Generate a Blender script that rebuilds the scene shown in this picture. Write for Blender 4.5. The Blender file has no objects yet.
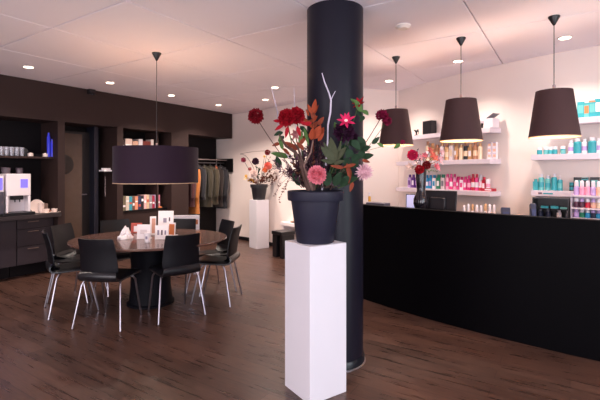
import bpy, math, random
from math import sin, cos, pi, radians, atan2, sqrt
from mathutils import Vector, Matrix
random.seed(11)
C = bpy.context.scene.collection
V = Vector

# ------------------------------------------------------------------ camera model
FOC, HOR, EYE = 416.0, 172.0, 1.5
YAW = math.atan(270 / 416)
FW = V((-sin(YAW), cos(YAW), 0)); RT = V((cos(YAW), sin(YAW), 0))
def spot(px, py, D):
    """world point seen at px,py at distance D along the view axis"""
    return FW * D + RT * ((px - 300) / FOC * D) + V((0, 0, EYE + (HOR - py) / FOC * D))
def ray(px):
    return FW + RT * ((px - 300) / FOC)
def on_x(px, x):
    r = ray(px); return x / r.x * r.y

# ------------------------------------------------------------------ materials
def lin(c):
    return tuple(((v / 255) / 12.92 if v / 255 <= .04045 else ((v / 255 + .055) / 1.055) ** 2.4) for v in c)
MATS = {}
def mat(name, rgb, rough=.5, metal=0, var=.08, scale=12, bump=0, spec=.5, sheen=0, trans=0, emit=None, estr=0, alpha=1, coat=0):
    if name in MATS: return MATS[name]
    m = bpy.data.materials.new(name); m.use_nodes = True
    nt = m.node_tree; b = nt.nodes['Principled BSDF']
    c = lin(rgb)
    tc = nt.nodes.new('ShaderNodeTexCoord'); nz = nt.nodes.new('ShaderNodeTexNoise')
    nz.inputs['Scale'].default_value = scale; nz.inputs['Detail'].default_value = 3
    nt.links.new(tc.outputs['Object'], nz.inputs['Vector'])
    mx = nt.nodes.new('ShaderNodeMix'); mx.data_type = 'RGBA'
    mx.inputs['A'].default_value = (*[v * (1 - var) for v in c], 1)
    mx.inputs['B'].default_value = (*[min(1, v * (1 + var)) for v in c], 1)
    nt.links.new(nz.outputs['Fac'], mx.inputs['Factor'])
    nt.links.new(mx.outputs['Result'], b.inputs['Base Color'])
    b.inputs['Roughness'].default_value = rough; b.inputs['Metallic'].default_value = metal
    b.inputs['Specular IOR Level'].default_value = spec
    b.inputs['Sheen Weight'].default_value = sheen
    b.inputs['Transmission Weight'].default_value = trans
    b.inputs['Coat Weight'].default_value = coat
    if emit:
        b.inputs['Emission Color'].default_value = (*lin(emit), 1); b.inputs['Emission Strength'].default_value = estr
    if bump:
        bp = nt.nodes.new('ShaderNodeBump'); bp.inputs['Strength'].default_value = bump; bp.inputs['Distance'].default_value = .005
        n2 = nt.nodes.new('ShaderNodeTexNoise'); n2.inputs['Scale'].default_value = scale * 8
        nt.links.new(tc.outputs['Object'], n2.inputs['Vector']); nt.links.new(n2.outputs['Fac'], bp.inputs['Height'])
        nt.links.new(bp.outputs['Normal'], b.inputs['Normal'])
    MATS[name] = m
    return m

def floor_material():
    m = bpy.data.materials.new('dark_wood_planks'); m.use_nodes = True
    nt = m.node_tree; b = nt.nodes['Principled BSDF']; L = nt.links.new; N = nt.nodes.new
    tc = N('ShaderNodeTexCoord')
    br = N('ShaderNodeTexBrick'); br.inputs['Scale'].default_value = 1
    br.inputs['Brick Width'].default_value = 1.25; br.inputs['Row Height'].default_value = .15
    br.inputs['Mortar Size'].default_value = .0025; br.inputs['Mortar Smooth'].default_value = .3
    br.inputs['Color1'].default_value = (.0, .0, .0, 1); br.inputs['Color2'].default_value = (1, 1, 1, 1)
    br.inputs['Mortar'].default_value = (.4, .4, .4, 1); br.offset = .37
    L(tc.outputs['Object'], br.inputs['Vector'])
    mp = N('ShaderNodeMapping'); mp.inputs['Scale'].default_value = (1.0, 11, 1)
    L(tc.outputs['Object'], mp.inputs['Vector'])
    n1 = N('ShaderNodeTexNoise'); n1.inputs['Scale'].default_value = 2.2; n1.inputs['Detail'].default_value = 6; n1.inputs['Roughness'].default_value = .65
    L(mp.outputs['Vector'], n1.inputs['Vector'])
    mp2 = N('ShaderNodeMapping'); mp2.inputs['Scale'].default_value = (5, 70, 1)
    L(tc.outputs['Object'], mp2.inputs['Vector'])
    n2 = N('ShaderNodeTexNoise'); n2.inputs['Scale'].default_value = 2; n2.inputs['Detail'].default_value = 4
    L(mp2.outputs['Vector'], n2.inputs['Vector'])
    a = N('ShaderNodeMath'); a.operation = 'MULTIPLY'; a.inputs[1].default_value = .14; L(br.outputs['Color'], a.inputs[0])
    a2 = N('ShaderNodeMath'); a2.operation = 'MULTIPLY_ADD'; a2.inputs[1].default_value = .55; L(n1.outputs['Fac'], a2.inputs[0]); L(a.outputs[0], a2.inputs[2])
    a3 = N('ShaderNodeMath'); a3.operation = 'MULTIPLY_ADD'; a3.inputs[1].default_value = .42; L(n2.outputs['Fac'], a3.inputs[0]); L(a2.outputs[0], a3.inputs[2])
    cr = N('ShaderNodeValToRGB'); L(a3.outputs[0], cr.inputs['Fac'])
    e = cr.color_ramp.elements
    e[0].position = .34; e[0].color = (*lin(FLOOR_A), 1)
    e[1].position = .82; e[1].color = (*lin(FLOOR_B), 1)
    mx = N('ShaderNodeMix'); mx.data_type = 'RGBA'; mx.inputs['B'].default_value = (*lin((28, 18, 16)), 1)
    L(br.outputs['Fac'], mx.inputs['Factor']); L(cr.outputs['Color'], mx.inputs['A'])
    L(mx.outputs['Result'], b.inputs['Base Color'])
    r = N('ShaderNodeMath'); r.operation = 'MULTIPLY_ADD'; r.inputs[1].default_value = .35; r.inputs[2].default_value = .13
    L(n1.outputs['Fac'], r.inputs[0]); L(r.outputs[0], b.inputs['Roughness'])
    bp = N('ShaderNodeBump'); bp.inputs['Strength'].default_value = .18; bp.inputs['Distance'].default_value = .004
    L(a3.outputs[0], bp.inputs['Height']); L(bp.outputs['Normal'], b.inputs['Normal'])
    return m
FLOOR_A = (36, 24, 21); FLOOR_B = (106, 75, 64)

# ------------------------------------------------------------------ mesh builder
class MB:
    def __init__(s): s.v = []; s.f = []; s.m = []; s.mi = 0
    def add(s, vs, fs):
        o = len(s.v); s.v += [tuple(p) for p in vs]
        for f in fs: s.f.append(tuple(i + o for i in f)); s.m.append(s.mi)
        return s
    def box(s, c, d, rz=0, rx=0, ry=0):
        R = Matrix.Rotation(rz, 3, 'Z') @ Matrix.Rotation(ry, 3, 'Y') @ Matrix.Rotation(rx, 3, 'X'); c = V(c); vs = []
        for z in (-.5, .5):
            for x, y in ((-.5, -.5), (.5, -.5), (.5, .5), (-.5, .5)):
                vs.append(c + R @ V((x * d[0], y * d[1], z * d[2])))
        return s.add(vs, [(3, 2, 1, 0), (4, 5, 6, 7), (0, 1, 5, 4), (1, 2, 6, 5), (2, 3, 7, 6), (3, 0, 4, 7)])
    def bb(s, x0, x1, y0, y1, z0, z1):
        return s.box(((x0 + x1) / 2, (y0 + y1) / 2, (z0 + z1) / 2), (x1 - x0, y1 - y0, z1 - z0))
    def tube(s, pts, r, n=8, cap=True):
        pts = [V(p) for p in pts]; rs = r if isinstance(r, (list, tuple)) else [r] * len(pts)
        rings = []; up = None
        for i, p in enumerate(pts):
            t = (pts[min(i + 1, len(pts) - 1)] - pts[max(i - 1, 0)]).normalized()
            if up is None:
                up = V((0, 0, 1)) if abs(t.z) < .9 else V((1, 0, 0))
            a = t.cross(up)
            if a.length < 1e-5: a = t.orthogonal()
            a.normalize(); b = a.cross(t).normalized(); up = b
            rings.append([p + a * (rs[i] * cos(2 * pi * k / n)) + b * (rs[i] * sin(2 * pi * k / n)) for k in range(n)])
        vs = [q for g in rings for q in g]; fs = []
        for i in range(len(pts) - 1):
            for k in range(n):
                k2 = (k + 1) % n; fs.append((i * n + k, i * n + k2, (i + 1) * n + k2, (i + 1) * n + k))
        if cap: fs += [tuple(range(n))[::-1], tuple(range((len(pts) - 1) * n, len(pts) * n))]
        return s.add(vs, fs)
    def lathe(s, prof, c=(0, 0, 0), n=32, cap=True, ell=(1, 1), rz=0):
        c = V(c); vs = []; fs = []
        for r, z in prof:
            for k in range(n):
                x, y = r * cos(2 * pi * k / n) * ell[0], r * sin(2 * pi * k / n) * ell[1]
                vs.append(c + V((x * cos(rz) - y * sin(rz), x * sin(rz) + y * cos(rz), z)))
        for i in range(len(prof) - 1):
            for k in range(n):
                k2 = (k + 1) % n; fs.append((i * n + k, i * n + k2, (i + 1) * n + k2, (i + 1) * n + k))
        if cap: fs += [tuple(range(n))[::-1], tuple(range((len(prof) - 1) * n, len(prof) * n))]
        return s.add(vs, fs)
    def prism(s, pts, z0, z1):
        n = len(pts)
        vs = [(x, y, z0) for x, y in pts] + [(x, y, z1) for x, y in pts]
        fs = [tuple(range(n))[::-1], tuple(range(n, 2 * n))] + [(i, (i + 1) % n, n + (i + 1) % n, n + i) for i in range(n)]
        return s.add(vs, fs)
    def sweepx(s, prof, w, th, crown=0, nx=8, taper=None):
        """sheet following a (y,z) profile, width w along x, thickness th, corners rounded by taper(t)"""
        n = len(prof); P = [V((0, a, b)) for a, b in prof]; vs = []
        for side in (0, 1):
            for i in range(n):
                t = (P[min(i + 1, n - 1)] - P[max(i - 1, 0)]).normalized(); nn = V((0, -t.z, t.y))
                ww = w[i] if isinstance(w, (list, tuple)) else w
                for k in range(nx + 1):
                    u = -1 + 2 * k / nx
                    o = nn * (crown * (1 - u * u) + (th if side else 0) * (1 - .6 * abs(u) ** 6))
                    vs.append(P[i] + o + V((u * ww / 2, 0, 0)))
        M = nx + 1; fs = []; T = n * M
        for i in range(n - 1):
            for k in range(nx):
                a = i * M + k; fs.append((a, a + 1, a + M + 1, a + M)); fs.append((T + a, T + a + M, T + a + M + 1, T + a + 1))
            fs.append((i * M, (i + 1) * M, T + (i + 1) * M, T + i * M)); fs.append((i * M + nx, T + i * M + nx, T + (i + 1) * M + nx, (i + 1) * M + nx))
        for k in range(nx):
            fs.append((k, T + k, T + k + 1, k + 1)); a = (n - 1) * M + k; fs.append((a, a + 1, T + a + 1, T + a))
        return s.add(vs, fs)
    def leaf(s, p, d, nrm, L, W, curl=.2, fold=.15, seg=4, shape=.45):
        """pointed leaf / petal from p along d, normal nrm"""
        p = V(p); d = V(d).normalized(); nrm = V(nrm); nrm = (nrm - d * nrm.dot(d))
        if nrm.length < 1e-4: nrm = d.orthogonal()
        nrm.normalize(); b = d.cross(nrm); vs = []
        for i in range(seg + 1):
            t = i / seg; w = W / 2 * (sin(pi * min(1, max(0, t ** shape if shape != 1 else t))) ** .8 if 0 < t < 1 else .06)
            if t > 0 and t < 1: w = W / 2 * sin(pi * t ** (.75)) ** .75
            q = p + d * (L * t) + nrm * (curl * L * t * t)
            vs += [q - b * w + nrm * (fold * w), q, q + b * w + nrm * (fold * w)]
        fs = []
        for i in range(seg):
            a = i * 3; fs += [(a, a + 1, a + 4, a + 3), (a + 1, a + 2, a + 5, a + 4)]
        return s.add(vs, fs)
    def build(s, name, mats, parent=None, loc=(0, 0, 0), rz=0, smooth=True, bevel=0, ang=38):
        me = bpy.data.meshes.new(name)
        me.from_pydata(s.v, [], s.f)
        for m in (mats if isinstance(mats, (list, tuple)) else [mats]): me.materials.append(m)
        for p, k in zip(me.polygons, s.m): p.material_index = k; p.use_smooth = smooth
        if smooth:
            me.set_sharp_from_angle(angle=radians(ang))
        me.update()
        o = bpy.data.objects.new(name, me); C.objects.link(o)
        o.location = loc; o.rotation_euler = (0, 0, rz)
        if parent: o.parent = parent
        if bevel:
            bv = o.modifiers.new('Bevel', 'BEVEL'); bv.width = bevel; bv.segments = 2; bv.limit_method = 'ANGLE'; bv.angle_limit = radians(40)
        return o

def tag(o, label=None, cat=None, group=None, kind=None):
    if label: o['label'] = label
    if cat: o['category'] = cat
    if group: o['group'] = group
    if kind: o['kind'] = kind
    return o
def thing(name, label, cat, loc=(0, 0, 0), rz=0, group=None):
    o = bpy.data.objects.new(name, None); C.objects.link(o); o.empty_display_size = .1
    o.location = loc; o.rotation_euler = (0, 0, rz)
    return tag(o, label, cat, group)
def struct(o): o['kind'] = 'structure'; return o
def dup(root, loc, rz=0, label=None, group=None, scale=None):
    r = root.copy(); C.objects.link(r); r.location = loc; r.rotation_euler = (0, 0, rz)
    if scale: r.scale = scale
    if label: r['label'] = label
    if group: r['group'] = group
    for ch in list(root.children):
        c = ch.copy(); C.objects.link(c); c.parent = r
        for g in list(ch.children):
            d = g.copy(); C.objects.link(d); d.parent = c
    return r
ORD = ['first', 'second', 'third', 'fourth', 'fifth', 'sixth', 'seventh', 'eighth', 'ninth', 'tenth', 'eleventh', 'twelfth', 'thirteenth', 'fourteenth']

# ------------------------------------------------------------------ palette
WHITE = mat('white_plaster', (243, 228, 222), .85, var=.02, scale=3, bump=.05)
CEIL = mat('white_ceiling_panel', (246, 236, 243), .8, var=.02, scale=2, bump=.03)
GAP = mat('ceiling_joint', (120, 98, 90), .9)
BROWN = mat('dark_brown_wall_board', (52, 37, 35), .65, spec=.25, var=.06, scale=5)
DARK = mat('black_niche_board', (18, 13, 16), .6, spec=.2, var=.1, scale=6)
SHELFW = mat('white_lacquer_shelf', (226, 212, 222), .4, var=.01)
PED = mat('white_pedestal_paint', (220, 216, 224), .45, var=.01, scale=4)
PILLAR = mat('charcoal_pillar_paint', (25, 23, 35), .36, var=.04, scale=3, spec=.22)
COUNTER = mat('black_desk_laminate', (5, 4, 7), .55, var=.15, scale=4, spec=.06)
BLACK = mat('black_plastic', (22, 21, 26), .35, var=.1)
LEATHER = mat('black_chair_shell', (13, 13, 20), .42, spec=.35, var=.15, scale=30, bump=.08)
CHROME = mat('brushed_chrome', (172, 168, 178), .3, metal=1, var=.03)
SHADE = mat('brown_lampshade_fabric', (72, 46, 46), .85, var=.06, scale=60, bump=.2)
SHADEP = mat('aubergine_lampshade_fabric', (44, 26, 42), .7, spec=.2, var=.06, scale=60, bump=.1, sheen=.1)
LINING = mat('cream_shade_lining', (222, 186, 150), .7)
POT = mat('anthracite_pot', (34, 33, 49), .5, var=.06, scale=8, bump=.05, spec=.3)
TABLE = mat('dark_walnut_tabletop', (98, 70, 62), .26, var=.2, scale=7, coat=.3)
CAB = mat('charcoal_cabinet_front', (46, 38, 44), .45, var=.06)
WORK = mat('dark_grey_worktop', (50, 42, 44), .4, var=.1, scale=30)
GLASS = mat('clear_glass', (225, 225, 235), .12, trans=.75, var=.01)

# ------------------------------------------------------------------ the setting
fl = MB().bb(-7.2, 3.2, -3.2, 7.4, -.1, 0).build('floor', floor_material(), smooth=False); struct(fl)
# ceiling: bevelled panels 1.1 m square with V joints
cb = MB(); CZ = 2.8
xs = [-6.9, -5.03, -3.93, -2.83, -1.75, -.68, .42, 1.52, 3.2]; ys = [-3.2, -2.47, -1.37, -.27, .83, 1.93, 3.03, 4.13, 5.25, 6.35, 7.4]
g, bv = .011, .004
for i in range(len(xs) - 1):
    for j in range(len(ys) - 1):
        x0, x1, y0, y1 = xs[i] + g / 2, xs[i + 1] - g / 2, ys[j] + g / 2, ys[j + 1] - g / 2
        vs = [(x0, y0, CZ + .03), (x1, y0, CZ + .03), (x1, y1, CZ + .03), (x0, y1, CZ + .03), (x0, y0, CZ + bv), (x1, y0, CZ + bv), (x1, y1, CZ + bv), (x0, y1, CZ + bv),
              (x0 + bv, y0 + bv, CZ), (x1 - bv, y0 + bv, CZ), (x1 - bv, y1 - bv, CZ), (x0 + bv, y1 - bv, CZ)]
        fs = [(8, 11, 10, 9)] + [(a, a + 4, (a + 1) % 4 + 4, (a + 1) % 4) for a in range(4)] + [(a + 4, a + 8, (a + 1) % 4 + 8, (a + 1) % 4 + 4) for a in range(4)]
        cb.add(vs, fs)
cb.mi = 1; cb.bb(-7.2, 3.2, -3.2, 7.4, CZ + .03, CZ + .12)
struct(cb.build('ceiling', [CEIL, GAP], smooth=False))
# left wall of brown board with niches
wl = MB()
wl.bb(-6.85, -6.35, -3.2, 6.99, 2.25, CZ - .001)
for y0, y1 in ((-3.2, .9), (3.21, 3.31), (4.17, 4.28), (5.30, 5.72)): wl.bb(-6.85, -6.35, y0, y1, 0, 2.25)
wl.mi = 1; wl.bb(-7.0, -6.85, -3.2, 7.0, 0, CZ - .001)
struct(wl.build('wall_left', [BROWN, DARK], smooth=False))
# back wall: kinked white wall, then the curved wall behind the desk
def wall_y(x): return 5.303 - .2545 * x + .105 * x * x
back = [(-7.0, 7.03), (-6.3, 7.03), (-6.1, 7.02), (-5.9, 6.995), (-5.7, 6.95), (-5.5, 6.895), (-5.3, 6.83), (-4.7, 6.632), (-4.06, 6.42), (-3.4, 6.186), (-2.70, 5.935)]
curve = [(-2.30 + 4.7 * i / 24, wall_y(-2.30 + 4.7 * i / 24)) for i in range(25)]
mid = (-2.30, wall_y(-2.30))
pts = back + [(-2.68, 5.95)]
struct(MB().prism(back + [(-2.62, 6.1), (-2.62, 7.35), (-7.0, 7.35)], 0, CZ - .001).build('wall_back', WHITE, ang=25))
struct(MB().prism([(-2.70, 5.935), (-2.30, 6.46)] + [(-2.30, 7.3), (-2.62, 7.3), (-2.62, 6.1)], 0, CZ - .001).build('wall_alcove', WHITE, smooth=False))
struct(MB().prism(curve + [(2.4, 7.35), (-2.30, 7.35)], 0, CZ - .001).build('wall_right', WHITE, smooth=True, ang=20))
bl = [(x, y - .012) for x, y in back]
struct(MB().prism(bl + [(x, y) for x, y in back[::-1]], 0, .075).build('baseboard_back', BLACK, smooth=False))
# window side (right of the camera) and shopfront behind the camera
FRAME = mat('dark_window_frame', (40, 38, 42), .5)
w = MB()
w.bb(3.0, 3.2, -3.2, 3.6, 0, .35).bb(3.0, 3.2, -3.2, 3.6, 2.55, CZ - .001)
for y0, y1 in ((-3.2, -2.7), (.2, .4), (3.4, 4.7)): w.bb(3.0, 3.2, y0, y1, .35 if y1 < 4 else 0, 2.55 if y1 < 4 else CZ - .001)
struct(w.build('wall_street', WHITE, smooth=False))
struct(MB().prism([(2.4, wall_y(2.4)), (3.2, 4.7), (3.2, 7.35), (2.4, 7.35)], 0, CZ - .001).build('wall_corner', WHITE, smooth=False))
struct(MB().bb(-7.0, 3.2, -3.2, -3.0, 0, .35).bb(-7.0, 3.2, -3.2, -3.0, 2.55, CZ - .001).bb(-7, -4.5, -3.2, -3, .35, 2.55).bb(1.5, 3.2, -3.2, -3, .35, 2.55).build('wall_front', WHITE, smooth=False))
for n, (x0, x1, y0, y1) in enumerate(((3.08, 3.12, -2.7, .2), (3.08, 3.12, .4, 3.4), (-4.5, 1.5, -3.12, -3.08))):
    f = MB(); t = .05
    f.bb(x0, x1, y0, y1, .35, .35 + t).bb(x0, x1, y0, y1, 2.5, 2.55)
    if n < 2: f.bb(x0, x1, y0, y0 + t, .4, 2.5).bb(x0, x1, y1 - t, y1, .4, 2.5)
    else:
        for xx in (x0, -2.5, -.5, x1 - t): f.bb(xx, xx + t, y0, y1, .4, 2.5)
    fo = struct(f.build('window_%d' % (n + 1), FRAME, smooth=False))
    gl = MB()
    if n < 2: gl.bb(3.098, 3.102, y0 + t, y1 - t, .4, 2.5)
    else: gl.bb(x0 + t, x1 - t, -3.102, -3.098, .4, 2.5)
    gl.build('pane', GLASS, fo, smooth=False)

# ------------------------------------------------------------------ pillar and pedestals
PC = V((-1.59, 2.967, 0))
t = thing('round_pillar', 'round charcoal pillar from floor to ceiling behind the white pedestal', 'pillar', PC)
MB().lathe([(.2255, .0), (.2255, CZ - .001)], n=64).build('shaft', PILLAR, t)
MB().lathe([(.236, 0), (.236, .055), (.231, .062), (.2255, .062)], n=64, cap=False).build('base_ring', mat('dark_ring', (20, 22, 30), .3), t)
MB().lathe([(.246, 0), (.246, .006), (.236, .008)], n=64, cap=False).build('floor_collar', CHROME, t)

def pedestal(label, c, s, h, rz):
    return tag(MB().box((0, 0, h / 2), (s, s, h)).build('display_pedestal', PED, loc=c, rz=rz, bevel=.003, smooth=False), label, 'pedestal')
NEAR = V((-1.481, 2.475, 0)); PH = 1.018
pedestal('tall square white pedestal in front of the charcoal pillar', NEAR, .305, PH, radians(-23))
FAR = V((-5.19, 6.50, 0)); FH = 1.0
pedestal('square white pedestal standing against the back white wall', FAR, .285, FH - .05, radians(-20))

# ------------------------------------------------------------------ reception desk
def desk_y(x): return 4.07 - .085 * x + .068 * x * x
def band(x0, x1, o0, o1, n=28):
    a = []; b = []
    for i in range(n + 1):
        x = x0 + (x1 - x0) * i / n; s = -.085 + .136 * x; nx, ny = -s / sqrt(1 + s * s), 1 / sqrt(1 + s * s)
        a.append((x + nx * o0, desk_y(x) + ny * o0)); b.append((x + nx * o1, desk_y(x) + ny * o1))
    return a + b[::-1]
t = thing('reception_desk', 'long curved black reception desk with a plain high front', 'reception desk', (0, 0, 0))
MB().prism(band(-2.25, 1.6, 0, .05), 0, 1.09).build('front_panel', COUNTER, t, ang=20)
MB().prism(band(-2.27, 1.62, -.008, .09), 1.09, 1.115).build('top_ledge', COUNTER, t, ang=20)
MB().prism(band(-2.20, 1.6, .05, .62), .965, 1.0).build('worktop', mat('desk_worktop', (60, 52, 54), .5), t, ang=20)
MB().prism(band(-2.25, -2.20, .05, .62, 2), 0, 1.0).build('end_panel', COUNTER, t)
MB().prism(band(1.55, 1.6, .05, .62, 2), 0, .965).build('end_panel', COUNTER, t)
DZ = 1.0   # desk worktop height
def on_desk(px, off):
    """point of the desk worktop seen in column px, off metres behind the desk front"""
    r = ray(px); D = 3.0
    for _ in range(60):
        p = r * D; D += (desk_y(p.x) + off - p.y) / r.y * .8
    p = r * D; return V((p.x, p.y, DZ))

# ------------------------------------------------------------------ lamps
def lamp_light(name, loc, power, col, r=.03, parent=None):
    l = bpy.data.lights.new(name, 'POINT'); l.energy = power; l.color = col; l.shadow_soft_size = r
    o = bpy.data.objects.new(name, l); C.objects.link(o); o.location = loc
    return o
BULB = mat('glowing_bulb', (255, 220, 170), .3, emit=(255, 205, 150), estr=14)
DIFF = mat('cream_diffuser', (250, 225, 190), .6, emit=(255, 214, 160), estr=.35)
WARM = (1, .83, .70)
def pendant(root, zt, zb, rt, rb, mshade, cone=.045, coneh=.075, nbulb=1):
    """root at the ceiling point; z down is negative"""
    t0, b0 = zt - CZ, zb - CZ
    MB().lathe([(cone, 0), (cone, -.008), (.008, -coneh), (.004, -coneh)], n=28).build('canopy', BLACK, root)
    MB().tube([(0, 0, -coneh), (0, 0, t0 + .0)], .0035, 6).build('cord', BLACK, root)
    MB().lathe([(.012, t0 + .05), (.012, t0), (.022, t0 - .02), (.022, t0 - .09)], n=16).build('lamp_holder', mat('steel_holder', (150, 140, 145), .35, metal=.7), root)
    sh = MB(); sh.lathe([(rt, t0), (rb, b0)], n=72, cap=False); sh.mi = 1; sh.lathe([(rt - .004, t0), (rb - .004, b0)], n=72, cap=False)
    sh.mi = 0; sh.lathe([(rt, t0), (rt - .004, t0)], n=72, cap=False); sh.mi = 1; sh.lathe([(rb + .0005, b0 + .006), (rb + .0005, b0 - .001), (rb - .006, b0 - .001)], n=72, cap=False)
    sh.build('lamp_shade', [mshade, LINING], root, ang=60)
    sp = MB()
    for k in range(3):
        a = k * 2 * pi / 3; sp.tube([(0, 0, t0 - .03), ((rt - .004) * cos(a), (rt - .004) * sin(a), t0 - .006)], .0022, 5)
    sp.build('shade_ring', CHROME, root)
    MB().lathe([(.001, t0 - .09), (.018, t0 - .095), (.033, t0 - .13), (.03, t0 - .155), (.012, t0 - .17), (.001, t0 - .171)], n=18).build('bulb', BULB, root)
pend = [(-1.65, 4.535, 'brown tapered pendant lamp nearest the pillar', .192, .13), (-.887, 4.236, 'brown tapered pendant lamp in the middle of the three over the desk', .198, .14), (-.112, 4.073, 'rightmost and largest-looking of the three brown pendant lamps over the desk', .19, .136)]
for x, y, lb, rb, rt in pend:
    r = thing('pendant_lamp', lb, 'pendant lamp', (x, y, CZ), group='tapered pendant lamps over the desk')
    pendant(r, 2.20 if rt != .136 else 2.178, 1.80 if rt != .136 else 1.79, rt, rb, SHADE)
    lamp_light('pendant_light', (x, y, 1.99), 13, WARM, .08)
r = thing('drum_pendant_lamp', 'wide aubergine drum pendant lamp hanging over the round table', 'pendant lamp', (-3.787, 2.959, CZ))
pendant(r, 1.765, 1.38, .442, .442, SHADEP, .05, .085)
MB().lathe([(.434, 1.392 - CZ), (.434, 1.394 - CZ)], n=72).build('diffuser', DIFF, r)
lamp_light('drum_light', (-3.775, 2.967, 1.60), 26, WARM, .05)
lamp_light('drum_light_low', (-3.775, 2.967, 1.36), 6, WARM, .3)

GLOW = mat('downlight_lens', (255, 240, 220), .4, emit=(255, 226, 196), estr=16)
RING = mat('white_ring', (235, 225, 220), .5)
dl = [(-5.613, 2.486, 'ceiling downlight over the coffee corner, nearest the left picture edge'), (-5.605, 3.566, 'ceiling downlight in front of the dark door niche'), (-5.66, 4.722, 'ceiling downlight in front of the magazine niche'),
      (-5.704, 5.892, 'ceiling downlight in front of the coat niche'), (-4.58, 5.92, 'ceiling downlight near the far pedestal, lower one of the pair left of the pillar'), (-3.798, 5.147, 'ceiling downlight left of the pillar, upper one of that pair'),
      (-2.162, 5.658, 'ceiling downlight just right of the pillar'), (-1.1, 5.094, 'ceiling downlight behind the middle desk pendant'), (-.041, 4.767, 'ceiling downlight near the right picture edge')]
for i, (x, y, lb) in enumerate(dl):
    r = thing('ceiling_downlight', lb, 'downlight', (x, y, CZ), group='round ceiling downlights')
    MB().lathe([(.062, 0), (.062, -.004), (.052, -.008), (.05, -.004)], n=32, cap=False).build('trim_ring', RING, r)
    MB().lathe([(.05, -.003), (.05, -.005)], n=32).build('lens', GLOW, r)
allsp = [(x, y, 1) for x, y, _ in dl] + [(-5.6, 1.35, 1), (-5.6, .2, 1), (-3.0, 1.0, .6), (-1.3, .7, .5), (.9, 3.3, 1), (.3, 1.6, .5), (-3.0, -1.2, .6)]  # points after dl are unseen beams added for light, without fittings
for x, y, k in allsp:
    if y > 4.5 or x > -1.2 and y > 4: k *= 1.1 if x > -3 else 2.7 if x < -5 or x > -4.2 else 1.7
    l = bpy.data.lights.new('downlight_or_added_beam', 'SPOT'); l.energy = 65 * k; l.color = (1, .84, .73); l.spot_size = radians(125); l.spot_blend = .8; l.shadow_soft_size = .05
    o = bpy.data.objects.new('downlight_or_added_beam', l); C.objects.link(o); o.location = (x, y, CZ - .02)
tag(MB().lathe([(.068, 0), (.068, -.012), (.05, -.024), (.045, -.03), (.001, -.03)], n=32).build('smoke_detector', RING, loc=(-1.243, 3.594, CZ)), 'round white smoke detector on the ceiling right of the pillar', 'smoke detector')
r = thing('security_camera', 'small black box camera high on the brown wall at the ceiling', 'camera', (-6.35, on_x(92, -6.3), CZ))
MB().bb(0, .07, -.05, .05, -.075, 0).build('housing', BLACK, r, bevel=.004)
MB().lathe([(.015, -.085), (.015, -.075)], (.04, 0, 0), 16).build('lens', mat('lens_glass', (80, 80, 90), .1), r)

# ------------------------------------------------------------------ round table and chairs
TC = V((-4.05, 3.085, 0)); TA = radians(38)
t = thing('round_table', 'round dark walnut table with a broad black drum base', 'table', TC)
MB().lathe([(.001, .712), (.96, .712), (.995, .722), (1.0, .735), (.992, .744), (.001, .745)], n=96, ell=(.865, .74), rz=TA).build('tabletop', TABLE, t)
MB().lathe([(.26, 0), (.26, .02), (.24, .03), (.22, .2), (.215, .45), (.24, .70), (.26, .712)], n=48).build('base', mat('black_table_base', (11, 11, 19), .6, spec=.15), t)

def chair_proto():
    r = thing('dining_chair', '', 'chair')
    MB().sweepx([(-.243, .872), (-.241, .862), (-.218, .79), (-.196, .69), (-.184, .60), (-.180, .56), (-.176, .535), (-.16, .51), (-.12, .495)],
                [.345, .358, .368, .376, .385, .385, .37, .30, .22], -.018, crown=-.022, nx=10).build('backrest', LEATHER, r, ang=50)
    MB().sweepx([(-.190, .548), (-.216, .538), (-.230, .512), (-.228, .482), (-.20, .458), (-.14, .450), (.05, .455), (.19, .462), (.235, .452), (.25, .432)], [.35, .375, .388, .392, .392, .40, .41, .41, .39, .37], .038, crown=-.010, nx=10).build('seat', mat('glossy_black_seat', (24, 23, 28), .28, var=.1), r, ang=60)
    for sx in (-1, 1):
        MB().tube([(sx * .245, -.235, .004), (sx * .20, -.16, .40), (sx * .19, -.14, .435), (sx * .165, -.125, .448), (sx * .02, -.12, .448)], .0105, 8).build('leg', CHROME, r)
        MB().tube([(sx * .20, .235, .004), (sx * .185, .14, .40), (sx * .175, .12, .43), (sx * .15, .10, .445), (sx * .02, .06, .447)], .0105, 8).build('leg', CHROME, r)
    fr = MB().tube([(0, -.12, .446), (0, .07, .445)], .012, 8)
    fr.build('seat_frame', CHROME, r)
    return r
CH = chair_proto(); usedc = False
def chair_at(cx, cy, face, label):
    global usedc
    rz = atan2(face[1], face[0]) - pi / 2
    if not usedc:
        CH.location = (cx, cy, 0); CH.rotation_euler = (0, 0, rz); usedc = True; CH['group'] = 'black chairs around the round table'; CH['label'] = label; return CH
    return dup(CH, (cx, cy, 0), rz, label)
def chair_rear(p, q, label):
    """chair from its two rear foot positions (left, right as seen from behind)"""
    p, q = V((*p, 0)), V((*q, 0)); d = (q - p).normalized(); f = V((-d.y, d.x, 0)); c = (p + q) / 2 + f * .235
    return chair_at(c.x, c.y, f, label)
chair_rear((-3.978, 2.145), (-3.54, 2.355), 'black chair seen from behind, front left at the round table')
chair_rear((-3.38, 2.668), (-3.212, 3.118), 'black chair seen from behind, front right at the round table beside the pillar')
chair_rear((-4.89, 2.33), (-4.41, 2.14), 'black chair seen side-on at the left end of the table, nearest the cabinet')
chair_rear((-3.17, 3.47), (-3.36, 3.86), 'black chair seen side-on at the right end of the round table')
def chair_back(px, ytop, label, face=None):
    D = 416 * .6 / (ytop - HOR); p = spot(px, ytop, D); f = V((TC.x - p.x, TC.y - p.y, 0)).normalized() if face is None else V((*face, 0)).normalized()
    c = p + f * .28; return chair_at(c.x, c.y, f, label)
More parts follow.
